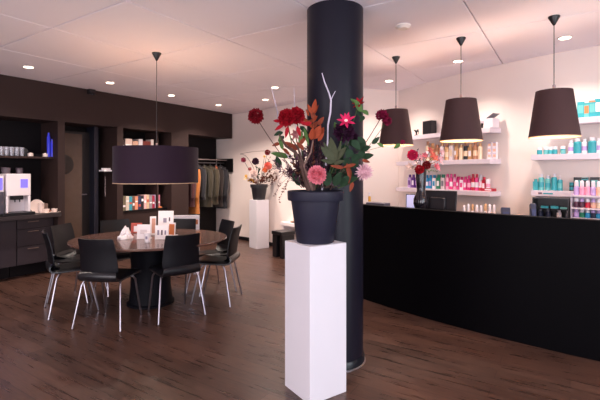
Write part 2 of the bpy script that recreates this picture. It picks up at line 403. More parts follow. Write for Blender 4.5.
def chair_xd(X, D, fx, fd, label):
    """chair whose backrest stands X right of and D away from the viewer, facing (fx, fd) in that frame"""
    p = RT * X + FW * D; f = (RT * fx + FW * fd).normalized(); c = p + f * .21; return chair_at(c.x, c.y, f, label)
chair_xd(-2.84, 5.0, 1, -.12, 'chair at the far left of the table with its brownish back towards the cabinet')
chair_xd(-2.42, 5.46, .62, -.78, 'chair at the far side of the table in front of the dark door')
chair_xd(-1.58, 5.57, -.05, -1, 'chair at the far side of the table behind the brochure pile')
chair_xd(-.97, 5.42, -.8, -.6, 'chair at the far right of the table before the coats')

# things on the table
TZ = .745
PAPER = mat('white_paper', (250, 242, 245), .7, var=.02)
def ontable(px, py): 
    D = FOC * (EYE - TZ) / (py - HOR); p = spot(px, py, D); return V((p.x, p.y, TZ))
CAMA = atan2(RT.y, RT.x)
def brochure(px, py, w, h, label, art, dz=0, rot=0, name='brochure_stand', th=.012):
    p = ontable(px, py); p.z += dz
    r = thing(name, label, 'brochure', p, CAMA + rot)
    MB().box((0, .01, h / 2 + .002), (w, th, h), rx=-.08).build('card', PAPER, r, smooth=False)
    for (u, v, a, b, m) in art:
        MB().box((u * w, .01 - th / 2 - .001 + (h / 2 - v * h) * -.08, v * h), (a * w, .0015, b * h), rx=-.08).build('printed_picture', m, r, smooth=False)
    MB().box((0, .03, .004), (w, .07, .006)).build('foot', PAPER, r, smooth=False)
    return r
SKIN = mat('print_peach', (214, 160, 140), .6); GREYP = mat('print_grey', (150, 140, 160), .6); REDP = mat('print_red', (196, 84, 70), .6); ORNG = mat('print_orange', (206, 120, 70), .6); DKP = mat('print_dark', (90, 70, 84), .6)
brochure(143.5, 239, .15, .16, 'blank white folded card stand in the middle of the table behind the cup', [(0, .5, .5, .3, mat('print_pale', (222, 210, 214), .6))])
brochure(161.5, 239.5, .15, .155, 'white card stand with small grey figures, lower right of the brochure pile', [(-.25, .5, .14, .35, GREYP), (.02, .5, .12, .35, DKP), (.28, .5, .12, .3, GREYP)])
brochure(165.5, 235.5, .18, .29, 'tallest white card stand with two small figures rising behind the others', [(-.05, .62, .22, .18, GREYP), (.25, .66, .09, .16, DKP)])
brochure(171.5, 236, .09, .155, 'narrow card stand with an orange portrait at the right of the pile', [(0, .5, .8, .8, ORNG)], rot=-.3)
brochure(153, 235, .07, .22, 'slim peach and white leaflet left of the tallest stand', [(.1, .5, .6, .8, SKIN)], rot=.3)
def book(mname, col, w, d, h):
    return None
p = ontable(136, 233)
r = thing('magazine', 'red and white magazine propped on the table at the back left of the brochures', 'magazine', p, CAMA + .1)
MB().box((0, .02, .062), (.13, .008, .12), rx=-.15).build('cover', REDP, r, smooth=False)
MB().box((.015, .0135, .05), (.09, .002, .07), rx=-.15).build('cover_picture', PAPER, r, smooth=False)
# paper cup
p = ontable(147.5, 242.5)
r = thing('paper_cup', 'small white cup standing at the front of the brochure pile', 'cup', p)
MB().lathe([(.001, .001), (.027, .001), (.036, .1), (.038, .102), (.034, .1), (.025, .006), (.001, .006)], n=24, cap=False).build('cup', PAPER, r)
MB().box((.0, 0, .055), (.02, .071, .03), rz=CAMA).build('printed_mark', GREYP, r)
# crumpled tissues
def crumple(name, label, cat, p, R, H, m, seed):
    rnd = random.Random(seed); b = MB(); n = 16; vs = []
    rows = 7
    for i in range(rows):
        tt = i / (rows - 1); rr = R * (1 - tt) ** .6 + .004
        for k in range(n):
            a = 2 * pi * k / n; q = rr * (1 + rnd.uniform(-.35, .3)); vs.append((q * cos(a), q * sin(a), max(0.001, H * tt * (1 + rnd.uniform(-.15, .12)))))
    fs = [tuple(range(n))[::-1], tuple(range((rows - 1) * n, rows * n))]
    for i in range(rows - 1):
        for k in range(n): fs.append((i * n + k, i * n + (k + 1) % n, (i + 1) * n + (k + 1) % n, (i + 1) * n + k))
    b.add(vs, fs)
    return tag(b.build(name, m, loc=p, smooth=False), label, cat)
crumple('paper_napkin', 'crumpled white paper napkin at the left of the brochure pile', 'napkin', ontable(125.5, 238.5), .075, .135, PAPER, 3)

# white panel behind the far chair
p = spot(185.5, 245, 6.15); 
r = thing('white_sign_board', 'white board on feet behind the far chair with its brown mark at the right', 'board', (p.x, p.y, 0), CAMA + .15)
MB().box((0, 0, .57), (.40, .02, .58)).build('board', PAPER, r, smooth=False)
MB().box((.165, -.011, .76), (.03, .003, .07)).build('printed_mark', ORNG, r)
for sx in (-.14, .14): MB().box((sx, 0, .137), (.02, .02, .27)).box((sx, 0, .01), (.03, .22, .02)).build('foot', CHROME, r)

# ------------------------------------------------------------------ coffee corner
tag(MB().prism([(-6.849, .901), (-6.30, .901), (-6.30, 3.235), (-6.349, 3.235), (-6.349, 3.209), (-6.849, 3.209)], .845, .90).build('worktop', WORK, bevel=.003, smooth=False), 'dark grey worktop over the charcoal cabinets in the left niche', 'worktop')
def cabinet(y0, y1, label, drawers):
    r = thing('base_cabinet', label, 'cabinet', (-6.45, y0, 0), group='charcoal base cabinets')
    W = y1 - y0
    MB().bb(-.39, -.02, 0.002, W - .002, .19, .843).bb(-.39, -.22, .002, W - .002, 0, .19).build('body', DARK, r, smooth=False)
    H = mat('brass_grey_handle', (150, 130, 118), .35, metal=.8)
    if drawers:
        for a, b, hz in ((.70, .838, .793), (.455, .692, .655), (.195, .447, .412)):
            d = MB().bb(-.02, 0, .004, W - .004, a, b).build('drawer', CAB, r, bevel=.002, smooth=False)
            MB().bb(0.0, .018, W * .42 - .07, W * .42 + .07, hz - .005, hz + .005).build('handle', H, d)
    else:
        d = MB().bb(-.02, 0, .004, W - .004, .195, .838).build('door', CAB, r, bevel=.002, smooth=False)
        MB().bb(0, .018, W * .5 - .07, W * .5 + .07, .78, .79).build('handle', H, d)
cabinet(2.71, 3.2, 'charcoal base cabinet of three drawers at the right end of the worktop', True)
cabinet(2.11, 2.705, 'charcoal base cabinet with one door left of the drawers, cut by the picture edge', False)
tag(MB().bb(-6.85, -6.45, .9, 3.21, 1.695, 1.724).build('wall_shelf', BROWN, smooth=False), 'dark wall shelf in the coffee niche holding glasses and blue bottles', 'shelf')
SZ = 1.724
PURP = mat('violet_screen', (110, 100, 210), .3, emit=(112, 100, 225), estr=.9)
CREAM = mat('cream_machine_plastic', (246, 234, 236), .4, var=.02)
GREYM = mat('grey_machine_plastic', (74, 70, 82), .4)
y0, y1 = on_x(6.5, -6.42), on_x(31, -6.42)
r = thing('coffee_machine', 'cream coffee machine with a violet screen on the worktop', 'coffee machine', (-6.42, (y0 + y1) / 2, .9))
W = y1 - y0
MB().bb(-.36, 0, -W / 2, W / 2, .27, .575).bb(-.36, -.14, -W / 2, W / 2, .04, .27).bb(-.14, -.005, -W / 2, -W / 2 + .03, .04, .27).bb(-.14, -.005, W / 2 - .03, W / 2, .04, .27).build('body', CREAM, r, bevel=.008)
MB().bb(0, .004, .02, .11, .38, .50).build('screen', PURP, r, smooth=False)
MB().bb(-.10, -.01, -.07, .06, .215, .268).tube([(-.05, -.03, .22), (-.05, -.03, .18)], .008).tube([(-.05, .03, .22), (-.05, .03, .18)], .008).build('spout', BLACK, r)
MB().bb(-.36, .06, -W / 2 - .06, W / 2 + .03, 0, .04).build('drip_tray', BLACK, r, bevel=.004)
MB().tube([(-.06, W / 2 + .0, .08), (-.06, W / 2 + .0, .25)], .006).build('steam_pipe', CHROME, r)
HOP = mat('smoky_hopper', (96, 84, 92), .2)
MB().lathe([(.05, .575), (.06, .66), (.055, .665)], (-.2, -.08, 0), 20).build('bean_hopper', HOP, r)
MB().lathe([(.04, .575), (.048, .655), (.045, .66)], (-.2, .09, 0), 20).build('bean_hopper', HOP, r)
y1 = on_x(5, -6.42); y0 = y1 - .3
r = thing('hot_drinks_machine', 'grey drinks machine with violet panel, half cut by the left edge', 'coffee machine', (-6.42, (y0 + y1) / 2, .9))
MB().bb(-.36, 0, -.14, .14, .03, .33).build('lower_body', GREYM, r, bevel=.006)
MB().bb(-.36, -.01, -.14, .14, .33, .55).build('upper_body', CREAM, r, bevel=.006)
MB().bb(-.01, .003, -.10, .12, .36, .52).build('screen', PURP, r, smooth=False)
MB().bb(-.36, .04, -.15, .15, 0, .03).build('drip_tray', BLACK, r)
# plates, canister, cups beside the machine
def onwork(px, x): return V((x, on_x(px, x), .9))
CER = mat('white_ceramic', (246, 226, 216), .3, var=.02)
p = onwork(36.5, -6.52)
r = thing('plate', 'round pale plate propped upright beside the coffee machine', 'plate', p)
b = MB(); b.lathe([(.001, 0), (.075, .002), (.098, .016), (.1, .018), (.075, .008), (.001, .007)], n=36, cap=False)
R = Matrix.Rotation(radians(-78), 3, 'Y'); b.v = [tuple(R.inverted() @ V(q) + V((0, 0, .1))) for q in b.v]
b.build('dish', CER, r)
tag(MB().lathe([(.05, 0), (.052, .13), (.048, .135), (.04, .15), (.0005, .152)], n=24).build('white_canister', CER, loc=onwork(36, -6.66)), 'white lidded canister behind the upright plate', 'canister')
tag(MB().box((0, 0, .065), (.12, .1, .13)).build('cardboard_box', mat('grey_beige_box', (168, 142, 130), .8), loc=onwork(42.5, -6.62), bevel=.003), 'grey beige box behind the coffee cups', 'box')
def cup_saucer(p, label):
    r = thing('cup_and_saucer', label, 'cup', p, group='coffee cups on the worktop')
    MB().lathe([(.001, 0), (.04, .001), (.075, .012), (.074, .015), (.04, .006), (.001, .006)], n=28, cap=False).build('saucer', CER, r)
    MB().lathe([(.001, .007), (.024, .007), (.038, .03), (.046, .062), (.043, .061), (.034, .03), (.001, .014)], n=28, cap=False).build('cup', CER, r)
    MB().tube([(.02, -.042, .05), (.02, -.066, .045), (.02, -.062, .025), (.02, -.034, .02)], .004, 6).build('cup_handle', CER, r)
for k in range(4): tag(MB().lathe([(.001, .0), (.024, .0), (.036, .03), (.044, .06), (.041, .06), (.03, .02), (.001, .01)], n=24, cap=False).build('stacked_cup', CER, loc=onwork(41, -6.48) + V((0, 0, .03 * k))), 'white cup stacked beside the upright plate, %s from the bottom' % ORD[k], 'cup', 'stack of white cups')
cup_saucer(onwork(46, -6.40), 'white coffee cup on its saucer, left one of the two beside the drawers end')
cup_saucer(onwork(55, -6.40), 'white coffee cup on its saucer at the very right end of the worktop')
tag(MB().lathe([(.001, 0), (.05, 0), (.058, .02), (.056, .022), (.001, .02)], n=20, cap=False).build('biscuit_dish', mat('orange_biscuits', (196, 110, 76), .7), loc=onwork(49.5, -6.54)), 'small dish of orange biscuits behind the two coffee cups', 'dish')
# shelf glasses
gp = None; k = 0
for row, x in ((0, -6.52), (1, -6.62)):
    for i in range(5):
        px = 1.5 + i * 5.1 + row * 1.5
        y = on_x(px, x) if row == 0 else on_x(1.5 + i * 5.1, -6.52) + .04
        lb = '%s clear drinking glass from the left in the %s row on the niche shelf' % (ORD[i], 'front' if row == 0 else 'back')
        if gp is None:
            gp = MB().lathe([(.001, 0), (.026, 0), (.033, .125), (.031, .125), (.024, .006), (.001, .006)], n=20, cap=False).build('drinking_glass', GLASS, loc=(x, y, SZ))
            tag(gp, lb, 'glass', 'drinking glasses on the niche shelf')
        else: dup(gp, (x, y, SZ), 0, lb)
BLUE = mat('glowing_cobalt_glass', (58, 62, 200), .15, emit=(60, 66, 215), estr=.25)  # faint emission puts a lit look into the blue glass
for px, h, lb in ((48.6, .36, 'taller of the two slim cobalt blue bottles on the niche shelf'), (52.3, .27, 'shorter of the two slim cobalt blue bottles on the niche shelf')):
    r = thing('blue_bottle', lb, 'bottle', (-6.52, on_x(px, -6.52), SZ), group='blue bottles')
    MB().lathe([(.001, 0), (.022, .001), (.023, h * .8), (.015, h * .9), (.001, h * .9)], n=20, cap=False).build('bottle_body', BLUE, r)
    MB().lathe([(.014, h * .9), (.014, h), (.001, h)], n=16).build('cap', BLUE, r)
for px, lb in ((30.5, 'small white jar beside the glasses on the niche shelf'), (45, 'small white jar against the blue bottles on the niche shelf')):
    r = thing('white_jar', lb, 'jar', (-6.52, on_x(px, -6.52), SZ), group='white jars')
    MB().lathe([(.001, 0), (.034, 0), (.036, .04), (.03, .048), (.001, .048)], n=20, cap=False).build('jar_body', CER, r)
    MB().lathe([(.012, .048), (.014, .056), (.001, .057)], n=14).build('lid', CER, r)
tag(MB().lathe([(.001, 0), (.05, 0), (.07, .04), (.067, .04), (.045, .008), (.001, .008)], n=24, cap=False).build('dark_bowl', BLACK, loc=(-6.55, on_x(38, -6.55), SZ)), 'low black bowl between the two white jars', 'bowl')
tag(MB().lathe([(.001, 0), (.035, 0), (.04, .08), (.02, .11), (.001, .115)], n=20, cap=False).build('black_pot', BLACK, loc=(-6.6, on_x(25.5, -6.6), SZ)), 'black pot between the glasses and the white jar', 'pot')

# ------------------------------------------------------------------ door niche
dr = struct(MB().bb(-6.80, -6.76, 3.315, 3.93, 0, 2.16).build('door_1', mat('dark_door_leaf', (20, 15, 17), .5), smooth=False))
MB().bb(-6.76, -6.756, 3.50, 3.80, .25, 2.12).build('door_glass', mat('smoked_bronze_glass', (86, 68, 58), .18), dr, smooth=False)
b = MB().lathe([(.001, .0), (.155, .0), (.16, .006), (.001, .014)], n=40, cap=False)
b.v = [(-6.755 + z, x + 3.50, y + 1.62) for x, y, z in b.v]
b.build('door_disc', mat('brown_disc', (38, 27, 24), .5), dr)  # flat brown disc overlapping the leaf and the glass edge
MB().tube([(-6.756, 3.86, 1.13), (-6.72, 3.86, 1.13), (-6.72, 3.78, 1.13)], .009, 8).build('door_handle', CHROME, dr)
struct(MB().bb(-6.85, -6.62, 3.93, 4.0, 0, 2.25).build('trim_1', mat('blue_black_post', (30, 30, 44), .4), smooth=False))
tag(MB().bb(-6.84, -6.45, 4.0, 4.17, 1.49, 1.51).build('small_shelf', DARK, smooth=False), 'small dark shelf right of the dark door', 'shelf')
r = thing('paper_stack', 'small cream paper stack on the shelf right of the dark door', 'papers', (-6.55, 4.085, 1.51))
MB().box((0, 0, .012), (.15, .14, .024)).build('paper_pile', PAPER, r, smooth=False); MB().box((0, .01, .04), (.1, .1, .03), rz=.2).build('top_sheets', PAPER, r, smooth=False)
r = thing('hanging_chain_strip', 'pale vertical beaded strip hanging below the small shelf', 'key strip', (-6.47, 4.03, 1.49))
b = MB()
for k in range(16): b.lathe([(.001, 0), (.012, .006), (.001, .014)], (0, 0, -.08 - k * .021), 8, cap=False)
b.build('beads', mat('pale_beads', (140, 126, 130), .4), r); MB().tube([(0, 0, 0), (0, 0, -.42)], .002, 5).build('string', BLACK, r)

# ------------------------------------------------------------------ magazine niche
r = thing('bookcase_insert', 'dark bookcase fitted in the niche behind the drum lamp', 'bookcase', (-6.84, 4.285, 0))
for z in (.80, 1.34, 1.86): MB().bb(0, .38, 0, 1.01, z, z + .025).build('shelf', DARK, r, smooth=False)
MB().bb(0, .36, .79, .82, .825, 1.34).bb(0, .36, .79, .82, 1.365, 1.86).bb(0, .36, .79, .82, 1.885, 2.245).build('divider', BROWN, r, smooth=False)
MB().bb(0, .36, 0.002, 1.008, .0, .80).build('lower_front', BROWN, r, smooth=False)
mcol = [('red', (190, 50, 50)), ('olive', (120, 112, 90)), ('cream', (220, 205, 190)), ('turquoise', (60, 160, 180)), ('brown', (120, 84, 70)), ('peach', (226, 150, 120)), ('navy', (40, 50, 90)), ('black', (36, 30, 36)), ('pale pink', (224, 180, 180)), ('sand', (214, 184, 150)), ('grey', (150, 140, 146)), ('crimson', (170, 40, 70)), ('lilac', (200, 184, 214)), ('pink', (216, 130, 150))]
mp = []
y = 4.325; rnd = random.Random(5)
for i, (n, c) in enumerate(mcol):
    th = .055 + rnd.uniform(0, .012); h = .245 + rnd.uniform(-.012, .012)
    r = thing('magazine', '%s magazine spine, %s from the left in the row on the lower niche shelf' % (n, ORD[i]), 'magazine', (-6.53, y + th / 2, .825), group='magazines on the lower niche shelf')
    MB().box((-.09, 0, h / 2), (.19, th - .004, h)).build('cover', mat('cover_' + n.replace(' ', '_'), c, .45), r, smooth=False)
    MB().box((.006, 0, h * rnd.uniform(.3, .7)), (.002, th - .016, h * rnd.uniform(.08, .2))).build('spine_label', PAPER if i % 3 else REDP, r, smooth=False)
    y += th
r = thing('magazine', 'orange and grey magazine lying at the right end of the lower row', 'magazine', (-6.53, 5.175, .825))
MB().box((-.06, -.03, .012), (.2, .1, .022)).build('cover', ORNG, r)
y = 4.31
for i, (n, c, w_, h) in enumerate((('dark', (60, 34, 34), .12, .17), ('cream', (214, 190, 180), .14, .2), ('beige', (190, 150, 130), .12, .17), ('grey white', (200, 190, 196), .09, .21), ('dark red', (110, 40, 36), .17, .18), ('pale', (210, 196, 190), .06, .22))):
    r = thing('book', '%s book on the top niche shelf, %s from left above the drum lamp' % (n, ORD[i]), 'book', (-6.53, y + w_ / 2, 1.885), group='books on the top niche shelf')
    MB().box((-.07, 0, h / 2), (.16, w_ - .006, h)).build('cover', mat('book_' + n.replace(' ', '_'), c, .6), r, smooth=False)
    MB().box((.011, 0, h * .35), (.002, w_ - .02, h * .3)).build('spine_label', PAPER, r, smooth=False)
    y += w_ + .004

# ------------------------------------------------------------------ coats
rk = thing('coat_rack', 'steel coat rail with a dark end box in the niche by the white wall', 'coat rack', (-6.6, 5.73, 1.70))
MB().tube([(0, 0, 0), (0, 1.29, 0)], .014, 10).build('rail', CHROME, rk)
MB().bb(-.1, .1, 0, 1.26, .055, .075).build('hat_shelf', mat('grey_metal_shelf', (120, 106, 104), .45), rk, smooth=False)
MB().bb(-.22, .25, 1.265, 1.295, -.2, .1).build('end_box', DARK, rk, smooth=False)
def coat(y, m, label, w, L, lining=None, xo=0, seed=1, wide=.075):
    rnd = random.Random(seed); r = thing('hanging_coat', label, 'coat', (-6.6 + xo, y, 1.70), radians(rnd.uniform(-8, 4)), group='coats on the rail')
    b = MB(); vs = []; n = 28
    lev = [(0, .04, .035), (-.03, .07, .05), (-.07, w * .38, .05), (-.11, w * .5, .055), (-.2, w * .5, wide * .6), (-.4, w * .47, wide * .75), (-.7 * L - .05, w * .5, wide * .9), (-L, w * .53, wide)]
    for j, (z, a, d) in enumerate(lev):
        for k in range(n):
            q = 2 * pi * k / n; f = 1 + .12 * sin(q * 5 + seed) * (j / 7)
            vs.append((a * abs(cos(q)) ** .8 * (1 if cos(q) > 0 else -1), d * f * abs(sin(q)) ** .7 * (1 if sin(q) > 0 else -1), z - .06 + rnd.uniform(-.004, .004)))
    fs = [tuple(range(n)), tuple(range((len(lev) - 1) * n, len(lev) * n))[::-1]]
    for j in range(len(lev) - 1):
        for k in range(n): fs.append((j * n + k, (j + 1) * n + k, (j + 1) * n + (k + 1) % n, j * n + (k + 1) % n))
    b.add(vs, fs); b.build('coat_body', m, r)
    for s in (-1, 1):
        MB().tube([(s * w * .44, 0, -.16), (s * w * .56, -.03, -.3), (s * w * .60, -.05, -.5), (s * w * .58, -.06, -.72)], [.05, .06, .052, .042], 12).build('sleeve', m, r)
    MB().tube([(.05, -.05, -.075), (.1, -.07, -.12), (.06, -.085, -.3)], [.02, .028, .01], 8).build('collar', lining or m, r)
    MB().tube([(-.18, 0, -.11), (0, 0, -.05), (.18, 0, -.11)], .006, 6).tube([(0, 0, -.05), (0, 0, -.015), (.014, 0, .0), (.0, 0, .018), (-.014, 0, .008)], .003, 6).build('hanger', CHROME, r)
M_ = lambda n, c: mat(n, c, .9, var=.15, scale=25, bump=.3, sheen=.2)
coat(5.92, M_('maroon_wool', (74, 34, 36)), 'maroon coat, leftmost on the rail beside the mustard one', .36, .85, seed=2)
coat(6.05, M_('mustard_wool', (176, 104, 44)), 'mustard orange coat, longest on the rail', .40, 1.0, seed=3)
coat(6.22, M_('navy_wool', (28, 26, 34)), 'dark navy coat between the mustard and the olive coats', .38, .72, seed=4)
coat(6.38, M_('olive_cotton', (58, 51, 38)), 'olive green coat next to the dark navy one', .42, .88, seed=5)
coat(6.56, M_('khaki_cotton', (66, 58, 43)), 'lighter khaki coat right of the olive coat', .42, .84, seed=6)
coat(6.74, M_('brown_lined', (40, 29, 27)), 'dark brown coat with an orange collar near the end box', .38, .9, M_('orange_lining', (176, 92, 54)), seed=7)
coat(6.86, M_('slate_wool', (34, 33, 40)), 'slate grey coat hung last at the white wall', .40, .95, xo=.02, seed=8, wide=.07)

# ------------------------------------------------------------------ side tables by the back wall
a0 = radians(-18)
p = spot(284, 257, 7.35); 
r = thing('black_stool', 'low black block stool at the back wall, partly behind the near pedestal', 'stool', (p.x, p.y, 0), a0)
MB().bb(-.17, .13, -.15, .15, .40, .46).build('seat', BLACK, r, bevel=.005)
MB().bb(-.17, -.05, -.13, .13, 0, .40).build('leg', BLACK, r, bevel=.003); MB().bb(.05, .13, -.13, .13, 0, .40).build('leg', BLACK, r, bevel=.003)
p = spot(297, 250, 7.75)
r = thing('white_side_table', 'white side table behind the black stool at the back wall', 'table', (p.x, p.y, 0), a0)
MB().bb(-.28, .28, -.18, .18, .50, .56).build('tabletop', CREAM, r, bevel=.003)
MB().bb(-.26, -.2, -.16, .16, 0, .50).build('leg', CREAM, r); MB().bb(.2, .26, -.16, .16, 0, .5).build('leg', CREAM, r)
q = V((p.x, p.y, .56))
tag(MB().lathe([(.001, 0), (.09, .002), (.13, .016), (.128, .02), (.09, .008), (.001, .008)], n=28, cap=False).build('dish', mat('wood_dish', (128, 90, 66), .5), loc=q), 'shallow brown dish on the white side table', 'dish')
b = MB(); rnd = random.Random(4)
for i in range(60):
    z = 1 - 2 * (i + .5) / 60; a = i * 2.4; d = V((cos(a) * sqrt(1 - z * z), sin(a) * sqrt(1 - z * z), z)); b.leaf(V((0, 0, .05)) + d * .025, d + V((0, 0, .5)), d, .03, .03, seg=2)
tag(b.build('pine_cone', mat('pine_brown', (110, 70, 50), .7), loc=q + V((0, 0, .02))), 'brown pine cone resting in the shallow dish', 'pine cone')

# ------------------------------------------------------------------ product shelves on the curved wall
def wall_hit(px):
    r = ray(px); D = 5.0
    for _ in range(80):
        p = r * D; D += (wall_y(p.x) - p.y) / (r.y) * .6
    return V(((r * D).x, (r * D).y, 0))
class Unit:
    def __init__(s, pa, pb):
        s.a, s.b = pa, pb; s.t = (pb - pa).normalized(); s.n = V((s.t.y, -s.t.x, 0)); s.rz = atan2(s.t.y, s.t.x); s.L = (pb - pa).length
    def shelf(s, z, depth, label, th=.060, u0=0, u1=None):
        u1 = s.L if u1 is None else u1; c = s.a + s.t * ((u0 + u1) / 2) + s.n * (depth / 2 - .03)
        return tag(MB().box((0, 0, -th / 2), (u1 - u0, depth + .06, th)).build('wall_shelf', SHELFW, loc=(c.x, c.y, z), rz=s.rz, bevel=.002, smooth=False), label, 'shelf', 'white product shelves')
    def at(s, px, v, z):
        r = ray(px); o = s.a + s.n * v
        # intersect r*D with o + t*u
        den = r.x * (-s.t.y) + r.y * s.t.x; D = (o.x * (-s.t.y) + o.y * s.t.x) / den
        p = r * D; return V((p.x, p.y, z)), D
DEP = .2
UL = Unit(wall_hit(406), wall_hit(501)); UR = Unit(wall_hit(536), V((.95, wall_y(.95), 0)))
ZL = (2.03, 1.658, 1.268); ZR = (2.055, 1.69, 1.30)
for z, nme in zip(ZL, ('top', 'middle', 'lowest')): UL.shelf(z, DEP, '%s white product shelf of the left unit behind the desk' % nme)
for z, nme, u0 in zip(ZR, ('top', 'middle', 'lowest'), (.20, 0, 0)): UR.shelf(z, DEP, '%s white product shelf of the right unit behind the desk' % nme, u0=u0)

protos = {}
def bottle_proto(kind, body, cap, label=None):
    """kinds: tube, round, square, pump, jar, box; unit height 1, unit half-width .5"""
    r = thing({'tube': 'product_tube', 'round': 'product_bottle', 'square': 'product_bottle', 'pump': 'pump_bottle', 'jar': 'product_jar', 'box': 'product_box', 'polish': 'small_product_bottle'}[kind], '', {'jar': 'jar', 'box': 'box', 'tube': 'tube'}.get(kind, 'bottle'))
    if kind == 'tube':
        MB().lathe([(.40, 0), (.42, .02), (.44, .2)], n=20).build('cap', cap, r)
        b = MB(); vs = []; n = 20
        for (a, d, z) in ((.44, .44, .2), (.48, .36, .5), (.5, .2, .85), (.5, .05, 1)):
            vs += [(a * cos(2 * pi * k / n), d * sin(2 * pi * k / n), z) for k in range(n)]
        b.add(vs, [(j * n + k, j * n + (k + 1) % n, (j + 1) * n + (k + 1) % n, (j + 1) * n + k) for j in range(3) for k in range(n)] + [tuple(range(3 * n, 4 * n))]); b.build('tube_body', body, r)
        MB().box((0, -.46, .42), (.5, .03, .25)).build('product_label', label or PAPER, r, smooth=False)
    elif kind == 'round':
        MB().lathe([(.46, 0), (.5, .015), (.5, .70), (.44, .77), (.28, .80)], n=22).build('bottle_body', body, r)
        MB().lathe([(.32, .80), (.32, .985), (.29, 1)], n=18).build('cap', cap, r)
        MB().lathe([(.505, .2), (.505, .5)], n=22, cap=False).build('product_label', label or PAPER, r)
    elif kind == 'square':
        MB().box((0, 0, .39), (1, .7, .78)).build('bottle_body', body, r, bevel=.004)
        MB().lathe([(.34, .78), (.34, 1)], n=16).build('cap', cap, r)
        MB().box((0, -.352, .38), (.7, .01, .35)).build('product_label', label or PAPER, r, smooth=False)
    elif kind == 'pump':
        MB().lathe([(.46, 0), (.5, .02), (.5, .66), (.4, .72), (.2, .74)], n=22).build('bottle_body', body, r)
        MB().lathe([(.22, .74), (.22, .82), (.08, .83), (.08, .95)], n=14).box((0, -.18, .96), (.2, .55, .05)).build('pump_head', cap, r)
        MB().lathe([(.505, .18), (.505, .5)], n=22, cap=False).build('product_label', label or PAPER, r)
    elif kind == 'jar':
        MB().lathe([(.46, 0), (.5, .03), (.5, .6), (.46, .64)], n=24).build('jar_body', body, r)
        MB().lathe([(.5, .64), (.5, .97), (.47, 1)], n=24).build('lid', cap, r)
        MB().lathe([(.505, .12), (.505, .5)], n=24, cap=False).build('product_label', label or PAPER, r)
    elif kind == 'polish':
        MB().lathe([(.44, 0), (.48, .03), (.48, .52), (.3, .6)], n=18).build('bottle_body', body, r)
        MB().lathe([(.36, .6), (.34, .9), (.2, 1)], n=16).build('cap', cap, r)
    else:
        MB().box((0, 0, .5), (1, .6, 1)).build('carton', body, r, smooth=False)
        MB().box((0, -.303, .55), (.75, .01, .5)).build('product_label', label or PAPER, r, smooth=False)
        MB().box((0, -.303, .93), (.9, .01, .08)).build('top_band', cap, r, smooth=False)
    return r
def place(kind, bm, cm, lm, p, w_, h, rz, label, group):
    key = (kind, bm, cm, lm)
    P = lambda n, c: mat(n, c, .35, var=.03)
    if key not in protos:
        r = bottle_proto(kind, bm, cm, lm); protos[key] = r
        r.location = p; r.rotation_euler = (0, 0, rz); r.scale = (w_, w_, h); r['label'] = label; r['group'] = group
        return r
    return dup(protos[key], p, rz, label, group, (w_, w_, h))
pc = lambda n, c, r=.35, me=0: mat('product_' + n, c, r, metal=me, var=.03)
GOLD = pc('gold', (214, 166, 122), .3, .4); COPPER = pc('copper', (186, 130, 100), .3, .4); WH = pc('white', (238, 228, 236)); TEAL = pc('teal', (54, 160, 172)); TEAL2 = pc('light_teal', (104, 184, 184)); PURPLE = pc('purple', (96, 44, 130)); BLU = pc('blue', (40, 140, 190)); GRN = pc('green', (30, 120, 90)); PINK = pc('pink', (226, 70, 140)); MAG = pc('magenta', (200, 30, 110)); LPINK = pc('light_pink', (236, 160, 190)); RED = pc('red', (190, 30, 60)); BLK = pc('black', (30, 28, 34)); LIL = pc('lilac', (190, 160, 214)); ORN = pc('orange', (214, 130, 80)); PEACH = pc('peach', (230, 180, 160)); GLD2 = pc('pale_gold', (232, 204, 176), .35, .2); NAVY = pc('navy', (34, 38, 64)); PLUM = pc('plum', (84, 40, 62)); GREY = pc('grey', (120, 116, 128)); CLEAR = pc('frosted', (214, 200, 204), .2)
def row(U, z, v, group, where, items):
    """items: px, width px, top y px, kind, body, cap, label-mat, words"""
    for i, (px, wpx, yt, kind, bm, cm, lm, words) in enumerate(items):
        p, D = U.at(px, v, z); h = EYE + (HOR - yt) / FOC * D - z
        sc = wpx / FOC * D * 1.1
        place(kind, bm, cm, lm, p, sc, h, U.rz, '%s, %s from left %s' % (words, ORD[i], where), group)
# left unit, middle shelf: gold bottles
its = []
kinds = ['round', 'tube', 'square', 'round', 'round', 'square', 'tube', 'round', 'round', 'square', 'round', 'round']
bods = [GLD2, GOLD, COPPER, CLEAR, GOLD, CLEAR, GOLD, GLD2, BLK, GOLD, COPPER, GLD2]
nms = ['pale gold bottle', 'gold tube', 'copper bottle', 'frosted bottle with gold cap', 'gold bottle', 'frosted square bottle with gold cap', 'gold tube', 'pale gold bottle', 'black bottle with gold cap', 'gold square bottle', 'copper bottle', 'pale gold bottle']
for i in range(12):
    its.append((428 + i * 4.75, 4.2, 141.5 + (i * 7 % 5) * .8, kinds[i], bods[i], GOLD if i % 2 else COPPER, WH if i % 3 == 0 else GLD2, nms[i]))
row(UL, ZL[1], .12, 'gold hair products on the middle left shelf', 'on the middle left shelf', its)
p, D = UL.at(417.5, .12, ZL[1])
place('jar', BLK, BLK, GREY, p, .11, .1, UL.rz, 'squat black jar at the left end of the middle left shelf', 'black jar')
k = 0
for i, px in enumerate((490.2, 495.2)):
    for j in range(3):
        p, D = UL.at(px, .12, ZL[1] + j * .066)
        place('box', WH, LIL, PEACH, p, .05, .065, UL.rz, 'small white carton in the %s stack at the right shelf end, %s from the bottom' % (('left', 'right')[i], ORD[j]), 'stacked white cartons')
